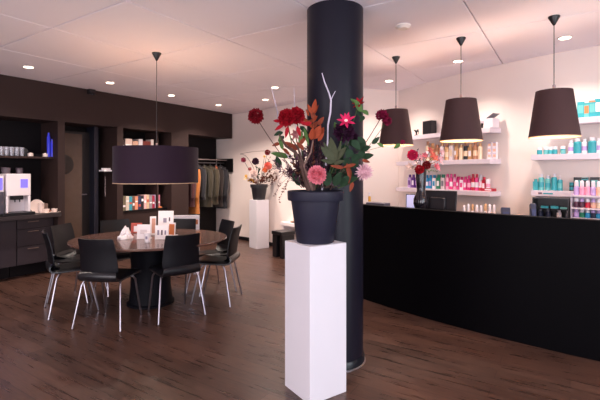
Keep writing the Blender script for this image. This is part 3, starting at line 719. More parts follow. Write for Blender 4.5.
# left unit, lowest shelf: coloured products
its = [(410, 3.4, 174.5, 'square', LIL, PURPLE, PURPLE, 'lilac bottle with purple cap'), (413.6, 3.4, 174.5, 'square', PURPLE, PURPLE, WH, 'purple bottle'), (417.4, 3.6, 175, 'square', PURPLE, PURPLE, LIL, 'purple bottle with lilac label'),
       (426.8, 4.2, 175, 'round', BLU, BLU, WH, 'blue bottle'), (430.8, 3.6, 175, 'square', BLU, BLU, LIL, 'blue bottle with lilac label'), (434.6, 3.6, 175, 'square', WH, BLU, BLU, 'white bottle with blue cap'),
       (439, 4.2, 174.5, 'square', GRN, GRN, WH, 'green bottle'), (443.4, 4, 174.5, 'square', CLEAR, GRN, GREY, 'pale bottle with green cap'),
       (447.7, 3.6, 174, 'round', LPINK, PINK, PINK, 'light pink bottle'), (451.3, 3.4, 174, 'round', PINK, PINK, WH, 'pink bottle'), (454.8, 3.3, 174, 'round', LPINK, MAG, PINK, 'light pink bottle with magenta cap')]
row(UL, ZL[2], .12, 'coloured bottles on the lowest left shelf, left half', 'on the lowest left shelf', its)
its = [(458.4, 3.5, 176.5, 'tube', MAG, PINK, WH, 'magenta tube'), (462, 3.5, 177, 'square', WH, MAG, PINK, 'white bottle with magenta cap'), (465.6, 3.4, 176.5, 'square', PINK, MAG, WH, 'pink bottle with magenta cap'), (469.2, 3.6, 175.5, 'round', MAG, PINK, LPINK, 'magenta bottle'),
       (473.2, 3.5, 174, 'round', RED, RED, WH, 'red bottle'), (476.8, 3.4, 174, 'round', PINK, RED, WH, 'pink bottle with red cap'), (480.5, 3.4, 174.5, 'tube', WH, RED, LPINK, 'white tube with red cap'), (484.2, 3.4, 177, 'square', RED, RED, WH, 'red square bottle')]
row(UL, ZL[2], .12, 'coloured bottles on the lowest left shelf, right half', 'in the red half, lowest left shelf', its)
p, D = UL.at(490, .12, ZL[2]); place('box', RED, RED, WH, p, .12, .035, UL.rz, 'flat red box at the right end of the lowest left shelf', 'red box')
p, D = UL.at(488, .12, ZL[2] + .036); place('jar', WH, WH, LPINK, p, .05, .11, UL.rz, 'white jar standing on the flat red box', 'white jar on red box')
# left unit, top shelf
p, D = UL.at(429.5, .12, ZL[0])
place('box', BLK, BLK, BLK, p, .165, .19, UL.rz, 'large black carton on the top left shelf between two pendants', 'black carton')
p, D = UL.at(416.5, .12, ZL[0])
r = thing('display_hand', 'small black hand shaped display stand on the top left shelf', 'display stand', p, UL.rz)
MB().lathe([(.035, 0), (.035, .012), (.012, .02), (.012, .06)], n=18).build('foot', BLK, r)
MB().tube([(0, 0, .05), (-.02, 0, .075), (-.05, 0, .09)], [.012, .014, .006], 8).build('arm', BLK, r)
for k in range(4): MB().tube([(0, 0, .06), (.02 + .008 * k, 0, .09 - .008 * k), (.05 + .008 * k, -.01 * k, .085 - .02 * k)], [.007, .006, .004], 6).build('finger', BLK, r)
for px, lb, hh in ((483, 'white hair dryer shaped product on the top left shelf right of the middle pendant', .13), (491.5, 'white box with a tilted lid at the right end of the top left shelf', .16)):
    p, D = UL.at(px, .12, ZL[0])
    if px < 485:
        r = thing('hair_dryer', lb, 'hair dryer', p, UL.rz)
        b = MB().lathe([(.03, -.06), (.036, -.02), (.034, .04), (.024, .07)], n=18); b.v = [(z, y, x + .1) for x, y, z in b.v]; b.build('barrel', WH, r)
        MB().tube([(-.01, 0, .08), (-.015, 0, .0)], [.016, .014], 10).build('handle', BLK, r)
    else:
        r = thing('open_box', lb, 'box', p, UL.rz)
        MB().box((0, 0, .055), (.12, .12, .11)).build('carton', WH, r, smooth=False)
        MB().box((.01, 0, .135), (.13, .12, .006), ry=-.5).build('lid', GREY, r, smooth=False)
# right unit
its = [(581, 5.4, 102, 'box', TEAL, TEAL, TEAL2, 'teal carton'), (586.8, 5, 103, 'box', TEAL2, TEAL, ORN, 'light teal carton with orange label'), (592.5, 5.2, 100.5, 'box', TEAL, ORN, TEAL2, 'teal carton with orange band'), (598.5, 5.2, 99, 'box', TEAL, TEAL, WH, 'teal carton cut by the picture edge')]
row(UR, ZR[0], .12, 'teal cartons on the top right shelf', 'on the top right shelf', its)
its = [(539.5, 4.4, 147.5, 'jar', TEAL, WH, TEAL, 'small teal jar with white lid'), (546, 4.2, 147, 'jar', TEAL2, WH, TEAL2, 'small light teal jar'), (550.4, 3.8, 147, 'jar', TEAL2, WH, TEAL, 'small light teal jar with teal label'), (555, 3.8, 146.5, 'jar', TEAL, WH, TEAL, 'small teal jar with white lid'), (563, 4.2, 146, 'jar', TEAL, WH, TEAL2, 'small teal jar'),
       (571, 4.6, 140.5, 'round', WH, WH, LIL, 'white bottle'), (577.5, 6.4, 138.5, 'round', TEAL, WH, TEAL, 'large teal bottle with white cap'), (584.5, 4.6, 139, 'round', WH, WH, LIL, 'white bottle'), (592.5, 7, 137.5, 'round', TEAL, WH, TEAL, 'large teal bottle with white cap'), (599.5, 5, 138, 'round', WH, WH, LIL, 'white bottle at the picture edge')]
row(UR, ZR[1], .12, 'teal products on the middle right shelf', 'on the middle right shelf', its)
its = [(535.8, 4, 179, 'square', TEAL, TEAL, TEAL, 'short teal bottle'), (541.3, 4.8, 174, 'round', TEAL2, WH, TEAL, 'light teal bottle with white cap'), (547.8, 4.6, 175.5, 'round', TEAL2, WH, TEAL, 'light teal bottle with white cap'), (554.2, 4.8, 173.5, 'round', TEAL, WH, TEAL, 'teal bottle with white cap'), (560, 4.2, 175.5, 'pump', TEAL, WH, TEAL2, 'teal pump bottle')]
row(UR, ZR[2], .12, 'teal bottles on the lowest right shelf', 'on the lowest right shelf', its)
its = [(571.5, 3.5, 182.5, 'jar', BLK, TEAL, TEAL, 'small dark jar with teal lid'), (578, 6, 177.3, 'box', BLK, BLK, TEAL2, 'black carton with a teal picture'), (585, 5, 177.5, 'box', TEAL, BLK, BLK, 'teal carton with a black picture'), (595, 7, 177.2, 'box', BLK, BLK, TEAL2, 'black carton with a teal picture')]
row(UR, ZR[2], .07, 'dark and teal cartons on the lowest right shelf', 'at the back, lowest right shelf', its)
tag(MB().box((0, 0, 0), (.09, .002, .014)).build('price_strip', TEAL, loc=UR.at(548, DEP + .002, ZR[2] - .03)[0], rz=UR.rz), 'teal price strip on the front of the lowest right shelf', 'price tag')
tag(MB().box((0, 0, 0), (.035, .002, .014)).build('price_tag', PLUM, loc=UR.at(540, DEP + .002, ZR[2] - .028)[0], rz=UR.rz), 'plum price tag left of the teal strip on the lowest right shelf', 'price tag')

# bottle rack in front of the right unit, standing on the desk
pr_, Dr = UR.at(573.5, DEP + .10, 0); pr2, _ = UR.at(606, DEP + .10, 0)
UK = Unit(pr_, pr2 + UR.t * .25)
rr = thing('bottle_rack', 'white stepped bottle rack right of the black display box', 'rack', (pr_.x, pr_.y, 0), UR.rz)
def zat(py, D): return EYE + (HOR - py) / FOC * D
Dm = UK.at(585, .04, 0)[1]
tiers = [zat(195, Dm), zat(207.5, Dm), zat(217.5, Dm)]
for zt in tiers: MB().box((UK.L / 2, -.05, zt - .008), (UK.L, .11, .014)).build('shelf', SHELFW, rr, smooth=False)
MB().bb(-.004, .0, -.11, .0, 0, tiers[0] + .02).bb(UK.L, UK.L + .004, -.11, .0, 0, tiers[0] + .02).bb(-.004, UK.L, 0, .006, 0, tiers[0] + .02).build('frame', SHELFW, rr, smooth=False)
sets = [[('lilac', LIL, WH), ('rose', LPINK, WH), ('rose pink', LPINK, WH), ('lilac', LIL, WH), ('peach', PEACH, WH)], [('plum', PLUM, WH), ('dark plum', PLUM, LIL), ('wine red', RED, WH), ('peach', PEACH, LIL), ('sand', GLD2, WH)], [('mauve', LIL, LIL), ('green', GRN, WH), ('blue', BLU, WH), ('navy blue', NAVY, LIL), ('deep blue', BLU, LIL)]]
for j, (zt, st) in enumerate(zip(tiers, sets)):
    for i, (n, bm, cm) in enumerate(st):
        px = 576.5 + i * 5.6; p, D = UK.at(px, .05, zt)
        h = (14.5, 9.5, 8.5)[j] / FOC * D
        place('polish', bm, cm, None, p, 5.0 / FOC * D, h, UR.rz, 'small %s bottle, %s from the left on the %s tier of the white rack' % (n, ORD[i], ('top', 'middle', 'bottom')[j]), 'small bottles on the stepped rack')
# black display box under the lowest right shelf
p1, D1 = UR.at(536, DEP + .06, DZ); p2, D2 = UR.at(572, DEP + .06, DZ); L_ = (p2 - p1).length
zt = zat(197.5, (D1 + D2) / 2)
r = thing('display_box', 'open black display box under the lowest right shelf', 'display box', (p1.x, p1.y, DZ - .0), UR.rz)
H_ = zt - DZ
MB().bb(0, L_, .0, .012, 0, H_).bb(0, L_, -.14, .0, H_ - .012, H_).bb(0, .012, -.14, 0, 0, H_ - .012).bb(L_ - .012, L_, -.14, 0, 0, H_ - .012).bb(0, L_, -.14, 0, 0, .012).build('case', BLK, r, smooth=False)
MB().bb(.02, L_ - .02, -.13, -.002, H_ * .5, H_ * .5 + .008).build('inner_shelf', BLK, r, smooth=False)
for i, (u, w_, h0, m, lb) in enumerate(((.10, .07, .006, TEAL, 'flat teal pack on the left of the inner shelf of the black box'), (.19, .07, .01, TEAL, 'flat teal pack in the middle of the black display box'), (.27, .06, .003, TEAL2, 'flat light teal pack on the right of the black display box'))):
    q = p1 + UR.t * u + UR.n * .06; q.z = DZ + H_ * .5 + .008
    place('box', m, m, m, q, w_, h0 + .015, UR.rz, lb, 'flat teal packs')
for i, (u, m, lb) in enumerate(((.06, NAVY, 'dark blue bottle low in the black display box'), (.13, NAVY, 'second dark blue bottle low in the black display box'), (.23, CLEAR, 'pale frosted bottle low in the black display box'), (.31, GREY, 'grey bottle low in the black display box at its right'))):
    q = p1 + UR.t * u + UR.n * .07; q.z = DZ + .012
    place('round', m, GREY if m is NAVY else CLEAR, m, q, .045, H_ * .42, UR.rz, lb, 'bottles inside the display box')

# ------------------------------------------------------------------ things on the desk
def desk_h(px, off, yt): 
    p = on_desk(px, off); D = p.dot(FW); return p, EYE + (HOR - yt) / FOC * D - DZ, D
# card terminals
for px, yt, lb, wpx in ((505.5, 207.5, 'dark blue card terminal on the desk between the two shelf units', 11), (533, 203.5, 'upright dark blue phone handset at the left of the black display box', 7)):
    p, h, D = desk_h(px, .3, yt); w_ = wpx / FOC * D
    r = thing('card_terminal' if px < 520 else 'phone_handset', lb, 'terminal' if px < 520 else 'phone', p, .2)
    MB().box((0, 0, h / 2), (w_ * .75, .08, h * .96), rx=-.25).build('body', NAVY, r, bevel=.006)
    MB().box((0, -.055, h * .62), (w_ * .5, .004, h * .3), rx=-.25).build('screen', mat('dark_display', (60, 66, 100), .15), r)
    MB().box((0, .0, .02), (w_, .12, .04)).build('base', BLK, r, bevel=.005)
# monitor, leaning
p, h, D = desk_h(439, .34, 190.5)
r = thing('computer_monitor', 'black computer monitor seen from behind right of the vase', 'monitor', p, radians(-12))
w_ = 36 / FOC * D
MB().box((0, 0, h - .125), (w_, .022, .25), rx=-.12).build('display_panel', BLK, r, bevel=.006)
MB().box((0, -.03, h - .14), (w_ * .45, .03, .13), rx=-.12).build('rear_housing', BLK, r, bevel=.01)
MB().tube([(0, -.02, h - .16), (0, .0, .02)], .014).box((0, 0, .008), (.2, .16, .016)).build('stand', BLK, r)
p, h, D = desk_h(413, .42, 194)
r = thing('tablet_screen', 'small lit screen left of the vase on the desk', 'screen', p, radians(10))
MB().box((0, 0, h - .09), (.16, .014, .18), rx=-.1).build('casing', BLK, r, bevel=.004)
MB().box((0, -.0085, h - .09), (.143, .002, .16), rx=-.1).build('display', mat('pale_screen', (176, 176, 214), .3, emit=(176, 180, 225), estr=.6), r, smooth=False)
MB().box((0, .02, (h - .17) / 2), (.03, .02, h - .17)).box((0, .02, .006), (.12, .1, .012)).build('stand', BLK, r)
p, h, D = desk_h(378, .25, 202.5)
r = thing('label_printer', 'flat dark grey device on the left end of the desk', 'device', p, radians(-12))
MB().box((0, 0, h / 2), (.26, .14, h), ).build('casing', mat('slate_device', (84, 82, 98), .4), r, bevel=.008)
MB().box((.17, 0, h / 2 - .01), (.08, .05, .03)).build('grip', BLK, r, bevel=.005)
p, h, D = desk_h(369.5, .45, 192.5)
place('round', pc('amber', (226, 170, 60)), WH, WH, p, .036, h, 0, 'small amber bottle at the left end of the desk beside the pillar', 'amber bottle')
for i in range(8):
    p, h, D = desk_h(464 + i * 4.3, .42, 205.3 - (i * 3 % 4) * .5)
    place('polish', (CLEAR, CLEAR, WH, CLEAR)[i % 4], (WH, WH, GOLD)[i % 3], None, p, .036, h, 0, 'small clear vial on the desk behind the ledge, %s from the left' % ORD[i], 'clear vials on the desk')

# ------------------------------------------------------------------ flowers
def fib(n):
    for i in range(n):
        z = 1 - 2 * (i + .5) / n; a = i * 2.39996; q = sqrt(1 - z * z); yield V((q * cos(a), q * sin(a), z)), i
def fm(n, c, r=.7): return mat('petal_' + n, c, r, var=.3, scale=60, spec=.25)
def ball_flower(name, p, R, m, parent, face=(0, -1, .6), n=110, pl=.5, pw=.42, cut=-.45, jitter=.25, seed=0, flat=1.0, origin=None):
    rnd = random.Random(seed); b = MB(); p = V(p); A = V(face).normalized(); Q = V((0, 0, 1)).rotation_difference(A)
    for d, i in fib(n):
        if d.z < cut: continue
        dd = (Q @ V((d.x, d.y, d.z * flat)))
        nrm = A * 1.2 + V((rnd.uniform(-1, 1), rnd.uniform(-1, 1), rnd.uniform(-1, 1))) * jitter * 2
        ln = R * pl * rnd.uniform(.85, 1.15)
        b.leaf(p + dd * (R * (1 - pl)), dd + V((rnd.uniform(-1, 1), rnd.uniform(-1, 1), rnd.uniform(-1, 1))) * jitter * .5, nrm, ln, R * pw * rnd.uniform(.8, 1.2), curl=rnd.uniform(.0, .3), fold=.45, seg=3)
    b.lathe([(R * .001, -R * .5), (R * .38, -R * .3), (R * .5, 0), (R * .35, R * .3), (R * .001, R * .42)], p, 10, cap=False)
    return b.build(name, m, parent)
def star_flower(name, p, R, m, parent, face, n=9, w=.35, seed=0, core=None):
    rnd = random.Random(seed); b = MB(); p = V(p); A = V(face).normalized(); Q = V((0, 0, 1)).rotation_difference(A)
    for lay in range(2):
        for k in range(n):
            a = 2 * pi * (k + lay * .5) / n + rnd.uniform(-.1, .1); d = Q @ V((cos(a), sin(a), .25 + .35 * lay))
            b.leaf(p, d, A, R * (1 - .25 * lay) * rnd.uniform(.85, 1.1), R * w, curl=.12, fold=.3, seg=4)
    o = b.build(name, m, parent)
    c = MB(); c.lathe([(R * .001, -R * .05), (R * .2, 0), (R * .17, R * .12), (R * .001, R * .18)], (0, 0, 0), 10, cap=False)
    c.v = [tuple(p + Q @ V(q)) for q in c.v]; c.build('flower_centre', core or m, o)
    return o
def bez(p0, p1, bend, n=8):
    p0, p1, bend = V(p0), V(p1), V(bend); mid_ = (p0 + p1) / 2 + bend
    return [p0 * (1 - t) ** 2 + mid_ * (2 * t * (1 - t)) + p1 * t * t for t in [i / n for i in range(n + 1)]]
def stem(parent, pts, r, m, name='stem'): return MB().tube(pts, r, 6).build(name, m, parent)
def sprig(name, parent, p0, p1, bend, nl, L, W, m, sm, r=.0025, seed=0, t0=.3, spread=1.0):
    """stem with leaves along it: a part named name with a stem sub-part"""
    rnd = random.Random(seed); pts = bez(p0, p1, bend, 10); b = MB()
    for i in range(nl):
        t = t0 + (1 - t0) * (i + rnd.random()) / nl; k = min(9, int(t * 10)); q = pts[k].lerp(pts[k + 1], t * 10 - k); ax = (pts[k + 1] - pts[k]).normalized()
        s = V((rnd.uniform(-1, 1), rnd.uniform(-1, 1), rnd.uniform(-.7, 1))); s = (s - ax * s.dot(ax)).normalized() * spread
        b.leaf(q, ax * .5 + s, V((rnd.uniform(-1, 1), rnd.uniform(-1, 1), 1)), L * rnd.uniform(.6, 1.1), W * rnd.uniform(.7, 1.1), curl=rnd.uniform(-.15, .35), fold=.2)
    o = b.build(name, m, parent); stem(o, pts, [r * (1 - .5 * i / 10) for i in range(11)], sm); return o
GREEN = fm('stem_green', (66, 84, 46)); DGREEN = fm('leaf_green', (38, 62, 42)); LGREEN = fm('leaf_light_green', (84, 116, 62)); GGREEN = fm('leaf_grey_green', (68, 72, 52)); BRN = mat('bark_brown', (84, 60, 54), .8, var=.3, scale=60, bump=.4)
DRED = fm('dark_red', (118, 4, 22)); REDF = fm('red', (150, 4, 26)); BURG = fm('burgundy', (120, 8, 52)); BLKP = fm('black_purple', (50, 12, 42)); PNK = fm('pink', (222, 124, 138)); PPNK = fm('pale_pink', (232, 186, 196)); HPINK = fm('hot_pink', (206, 36, 90)); ORL = fm('orange_leaf', (146, 60, 32)); RUST = fm('rust_leaf', (128, 58, 38)); PLUMF = fm('plum_foliage', (66, 34, 52)); TWIG = mat('silver_violet_twig', (206, 196, 214), .6, var=.1, scale=50, bump=.3); CORAL = fm('coral', (224, 120, 104)); CREAMF = fm('cream_petal', (232, 206, 200)); YEL = fm('yellow', (214, 168, 70)); DRIED = fm('dried_mauve', (124, 98, 112)); DRYB = fm('dried_brown', (112, 70, 54))

PT = V((-1.479, 2.474, PH)); PD0 = 2.88
bq = thing('potted_flower_arrangement', 'large anthracite pot of dahlias, leaves and twigs on the near white pedestal', 'flower pot', PT)
MB().lathe([(.001, 0), (.125, 0), (.13, .006), (.168, .285), (.188, .287), (.192, .295), (.194, .348), (.19, .353), (.18, .353), (.176, .31), (.001, .30)], n=64, cap=False).build('pot', POT, bq)
MB().lathe([(.172, .305), (.001, .315)], n=32).build('soil', mat('dark_soil', (40, 30, 28), .9, bump=.6, var=.3), bq)
def L0(px, py, dD=0): return spot(px, py, PD0 + dD) - PT
def base(px, dD=0): return L0(px, 188, dD)
CF = V((-FW.x, -FW.y, 0)) # towards camera
def face(dx=0, up=.3, f=1): return CF * f + RT * dx + V((0, 0, up))
def flower(fn, name, px, py, dD, R, m, bx, bend=(0, 0, 0), sr=.004, sm=None, **k):
    p = L0(px, py, dD); o = fn(name, p, R, m, bq, **k); stem(o, bez(base(bx, dD * .2), p, bend), sr, sm or GREEN)
    return o
px2 = lambda n: n / FOC * PD0
flower(ball_flower, 'dark_red_dahlia', 256, 116.5, -.05, px2(8.2), DRED, 308, (-.06, 0, .02), sm=BRN, sr=.003, face=face(-.3, .4), n=130, seed=1)
flower(ball_flower, 'red_dahlia', 287, 118, -.08, px2(9.2), REDF, 306, (-.04, 0, 0), face=face(-.2, .5), n=110, pw=.5, seed=2)
flower(ball_flower, 'red_dahlia', 296, 116, -.04, px2(9.4), REDF, 308, (0, 0, 0), face=face(.2, .6), n=110, pw=.5, seed=3)
for (x, y, dx, dz, L) in ((284, 124, -.7, -.5, 13), (288, 126, -.2, -1, 14), (300, 122, .9, -.35, 12), (297, 126, .3, -.9, 13), (281, 121, -1, 0, 9), (304, 124, .8, .1, 9)):
    b = MB().leaf(L0(x, y, -.08), RT * dx + V((0, 0, dz)), CF + V((0, 0, .3)), px2(L * .85), px2(4), curl=.05); b.build('drooping_petal', REDF, bq)
flower(ball_flower, 'black_purple_dahlia', 344, 132, -.06, px2(11), BLKP, 322, (.02, 0, 0), face=face(.1, .5), n=140, pw=.35, jitter=.4, seed=4)
flower(ball_flower, 'black_purple_dahlia', 352, 137, .03, px2(6.5), BLKP, 324, (.02, 0, 0), face=face(.6, .2), n=80, pw=.35, jitter=.4, seed=14)
flower(ball_flower, 'burgundy_dahlia', 382, 116, -.02, px2(7), BURG, 333, (.03, 0, .0), sm=BRN, sr=.003, face=face(.2, .6), n=90, pw=.45, jitter=.45, seed=5)
flower(ball_flower, 'burgundy_dahlia', 387, 121, .02, px2(5.2), BURG, 334, (.03, 0, .0), sr=.002, face=face(.6, 0), n=60, pw=.5, jitter=.45, seed=15)
flower(ball_flower, 'pink_dahlia', 317, 175, -.19, px2(9.2), PNK, 316, face=face(0, .15), n=150, pw=.32, seed=6)
flower(ball_flower, 'pale_pink_chrysanthemum', 364, 172, -.06, px2(9), PPNK, 338, (.03, 0, -.02), face=face(.5, .0), n=120, pw=.2, pl=.75, jitter=.3, seed=7)
flower(star_flower, 'pink_star_lily', 346, 121, -.10, px2(10), HPINK, 326, (.02, 0, 0), face=face(-.1, .4), n=7, w=.3, seed=8, core=CREAMF)
flower(star_flower, 'red_star_lily', 359, 104, -.02, px2(8), REDF, 328, (.02, 0, 0), sr=.0025, face=face(-.6, .7), n=6, w=.35, seed=9, core=CREAMF)
flower(star_flower, 'pink_star_lily', 295, 134, .02, px2(7), fm('dusty_pink', (190, 120, 124)), 308, face=face(.4, -.2), n=6, w=.4, seed=10)
# twigs
stem(bq, [L0(*q) for q in ((322, 73, 0), (324.5, 82, 0), (329, 93, .0), (331, 100, 0), (330.5, 112, -.02), (328, 125, -.02), (327.5, 145, -.04), (325, 175, -.04), (322, 190, -.02))], [.003, .0045, .005, .006, .0062, .006, .006, .006, .006], TWIG, 'forked_twig')
stem(bq, [L0(335.5, 91, 0), L0(333, 95.5, 0), L0(331, 100, 0)], [.0022, .003, .0035], TWIG, 'forked_twig')
stem(bq, [L0(*q) for q in ((271, 86, .1), (274, 98, .1), (277.5, 112, .1), (278, 132, .08), (284, 150, .06), (300, 175, .04), (308, 190, .0))], [.0018, .002, .0025, .003, .003, .003, .003], TWIG, 'thin_twig')
stem(bq, [L0(*q) for q in ((294, 88, .12), (294.5, 105, .12), (296, 130, .1), (303, 160, .06), (311, 190, .0))], [.0016, .002, .0025, .003, .003], TWIG, 'thin_twig')
stem(bq, [L0(*q) for q in ((279, 134, -.02), (286, 146, -.04), (295, 152, -.06), (301, 163, -.07), (305, 176, -.08), (309, 190, -.06))], [.006, .009, .012, .015, .018, .019], BRN, 'bare_branch')
stem(bq, [L0(*q) for q in ((291, 138, -.05), (298, 148, -.07), (302, 160, -.08), (311, 176, -.09), (314, 190, -.06))], [.004, .007, .009, .012, .014], BRN, 'bare_branch')
stem(bq, [L0(*q) for q in ((313, 140, -.08), (311, 152, -.1), (304, 165, -.11), (308, 178, -.10), (313, 190, -.06))], [.004, .006, .008, .010, .012], mat('pale_bark', (120, 92, 84), .8, var=.3, scale=60, bump=.4), 'bare_branch')
stem(bq, [L0(*q) for q in ((370, 152, 0), (362, 151, -.01), (352, 156, -.03), (342, 168, -.04), (330, 190, -.02))], [.002, .003, .003, .004, .004], BRN, 'side_branch')
# leaves
def leaves(name, m, lst, seg=5):
    b = MB()
    for (x, y, x2, y2, w_, dD) in lst:
        p, q = L0(x, y, dD), L0(x2, y2, dD - .02); b.leaf(p, q - p, CF + V((random.uniform(-.4, .4), random.uniform(-.4, .4), .5)), (q - p).length, px2(w_), curl=random.uniform(.0, .15), fold=.25, seg=seg)
    return b.build(name, m, bq)
leaves('orange_leaves', ORL, [(313, 113, 316, 99, 5, -.05), (312, 114, 307, 104, 4, -.05), (314, 114, 319, 105, 3, -.04), (314, 139, 321, 125, 8, -.1), (311, 140, 314, 127, 6, -.1), (309, 116, 305, 109, 3, -.05), (318, 141, 324, 133, 4, -.1), (312, 128, 308, 120, 3, -.03), (308, 122, 300, 117, 4, 0), (312, 122, 318, 116, 4, 0), (320, 136, 324, 127, 5, -.06)])
stem(bq, bez(L0(313, 114, -.05), base(314), (0, 0, 0)), .0025, RUST)
leaves('rust_leaves', RUST, [(306, 126, 314, 119, 5, .02), (312, 128, 318, 121, 5, .02), (296, 148, 284, 142, 5, -.04), (298, 150, 290, 144, 5, -.04), (300, 144, 306, 138, 5, -.05), (280, 143, 272, 146, 4, 0), (283, 148, 290, 156, 4, 0), (302, 140, 310, 134, 5, .0), (304, 150, 296, 142, 5, -.1), (316, 120, 310, 112, 5, 0), (318, 125, 324, 117, 5, 0), (347, 163, 350, 178, 4, -.08), (350, 168, 349, 184, 4, -.08), (353, 182, 350, 192, 4, -.1), (344, 168, 330, 166, 4, -.1), (356, 164, 342, 169, 4, -.08), (362, 160, 370, 163, 4, -.05)])
leaves('grey_green_leaf', GGREEN, [(334, 163, 331, 137, 10, -.10), (334, 160, 320, 147, 8, -.11), (334, 160, 347, 148, 8, -.10), (333, 163, 321, 160, 5, -.10), (334, 164, 345, 161, 5, -.12), (329, 152, 323, 142, 3, -.11), (338, 152, 341, 143, 3, -.11)], 6)
leaves('green_leaves', DGREEN, [(352, 140, 360, 150, 8, -.05), (358, 137, 366, 147, 8, -.03), (356, 150, 366, 143, 7, -.04), (362, 158, 374, 156, 9, -.02), (352, 150, 346, 158, 8, -.06), (358, 154, 352, 162, 8, -.05), (372, 144, 380, 137, 5, 0), (364, 150, 358, 160, 7, -.02), (344, 158, 350, 168, 8, -.03), (362, 116, 354, 111, 6, 0), (364, 116, 360, 122, 5, 0), (300, 126, 308, 134, 5, .05), (283, 132, 274, 136, 6, .0), (284, 136, 278, 142, 5, 0), (352, 166, 342, 172, 8, -.02), (336, 170, 346, 176, 9, 0), (346, 172, 354, 178, 8, 0), (328, 176, 338, 182, 8, .02), (280, 168, 276, 156, 7, .1), (340, 146, 350, 152, 9, 0)])
leaves('light_green_leaves', LGREEN, [(362, 112, 353, 100, 8, -.02), (363, 110, 368, 116, 6, -.01), (337, 130, 334, 122, 5, -.05), (356, 104, 350, 99, 5, 0), (304, 128, 308, 146, 4, -.03), (302, 130, 299, 150, 4, -.03), (283, 150, 279, 136, 4, 0), (290, 157, 270, 154, 7, .15)])
for i, (x, y, bx, dD) in enumerate(((312, 142, 314, -.05), (320, 146, 318, -.06), (307, 150, 312, -.06), (324, 156, 320, -.02), (302, 158, 310, 0), (316, 134, 316, .02), (330, 150, 322, .05), (298, 165, 308, -.02), (336, 160, 324, .0), (309, 136, 314, -.03), (324, 142, 318, .03), (305, 168, 312, -.12), (327, 166, 320, -.1), (294, 156, 308, .04), (317, 158, 316, -.1), (322, 132, 318, .05), (338, 150, 324, .05))):
    sprig('plum_foliage', bq, base(bx, -.02), L0(x, y, dD), (random.uniform(-.03, .03), 0, 0), 34, .032, .013, PLUMF, BRN, seed=20 + i, t0=.15)
for i, (x, y, bx, dD, m) in enumerate(((283, 160, 304, .02, DRIED), (276, 168, 302, .03, DRIED), (288, 152, 306, .04, DRIED), (272, 160, 302, .08, DRIED), (290, 175, 306, .0, DRYB), (340, 176, 326, -.05, DGREEN), (350, 183, 330, -.04, GGREEN), (330, 172, 322, -.1, DGREEN), (345, 170, 326, -.1, GGREEN), (300, 180, 308, -.08, BRN), (328, 182, 322, -.12, GREEN))):
    sprig('dried_sprig' if i < 5 else 'leafy_sprig', bq, base(bx, dD * .3), L0(x, y, dD), (0, 0, .02), 30, .026, .010, m, BRN, seed=40 + i, t0=.25)
rnd = random.Random(77)
for i in range(34):
    x = rnd.uniform(286, 347) if i % 3 else rnd.uniform(286, 312); y = 188 - rnd.uniform(12, 48) * (1 - .4 * abs(x - 316) / 32); m = rnd.choice((PLUMF, PLUMF, BRN, DGREEN, DRYB, GGREEN, PLUMF, BRN, DRIED))
    sprig('undergrowth_sprig', bq, base(316 + (x - 316) * .35, rnd.uniform(-.08, .08)), L0(x, y, rnd.uniform(-.12, .12)), (rnd.uniform(-.02, .02), 0, 0), 26, .04, .02, m, BRN, seed=200 + i, t0=.15)
leaves('dark_leaves', DGREEN, [(340, 186, 350, 176, 9, -.08), (334, 186, 342, 172, 9, -.1), (326, 186, 330, 172, 8, -.12), (300, 186, 292, 172, 6, -.06), (352, 168, 358, 158, 7, -.04), (346, 180, 358, 178, 6, -.06), (338, 158, 346, 150, 7, -.03), (352, 146, 348, 138, 6, -.02), (361, 150, 371, 147, 7, -.03)])
for i, (x, y, xb, yb) in enumerate(((274, 197, 288, 178), (279, 202, 290, 180), (284, 192, 292, 176), (269, 186, 286, 172), (277, 184, 290, 170))):
    sprig('hanging_sprig', bq, L0(xb, yb, -.02), L0(x, y, -.03), (-.02, 0, .02), 12, .018, .012, DRYB, BRN, r=.0012, seed=60 + i, t0=.3)
stem(bq, bez(L0(288, 175, -.02), base(304), (0, 0, .02)), .002, BRN)
# small bud and leaf reaching in front of the left pendant
o = ball_flower('burgundy_bud', L0(402.5, 142.5, .0), px2(3), BURG, bq, face=face(), n=30, seed=9)
stem(o, bez(L0(366, 151, -.01), L0(402, 143, 0), (0, 0, .01)), .0015, GREEN)
leaves('branch_leaves', LGREEN, [(400, 144, 394, 149, 5, 0), (384, 147, 376, 143, 4, 0)])

# far arrangement
def arrangement(name, label, loc, D0):
    r = thing(name, label, 'flower pot', loc); return r
FT = V((FAR.x, FAR.y, FH - .05)); FD = FT.dot(FW)
fa = thing('potted_flower_arrangement', 'small black pot of autumn flowers on the far white pedestal', 'flower pot', FT)
MB().lathe([(.001, 0), (.115, 0), (.12, .006), (.155, .24), (.172, .242), (.175, .3), (.17, .305), (.158, .3), (.155, .27), (.001, .265)], n=40, cap=False).build('pot', mat('black_pot_clay', (32, 30, 36), .5), fa)
def LF(px, py, dD=0): return spot(px, py, FD + dD) - FT
pf = lambda n: n / FOC * FD
FB = lambda x: V((RT.x * x, RT.y * x, .27))
def ff(name, px, py, R, m, dD=0, n=60, seed=0, pw=.42, sr=.004):
    p = LF(px, py, dD); o = ball_flower(name, p, pf(R), m, fa, face=face(0, .4), n=n, seed=seed, pw=pw); stem(o, bez(FB((px - 260) / 260 * .3), p, (0, 0, 0)), sr, BRN)
ff('dark_red_dahlia', 267.5, 152.5, 3.1, DRED, 0, 70, 1); ff('maroon_dahlia', 255.5, 161.5, 3.8, BLKP, 0, 80, 2, .5); ff('small_maroon_dahlia', 243.5, 160, 2.8, BURG, 0, 50, 3)
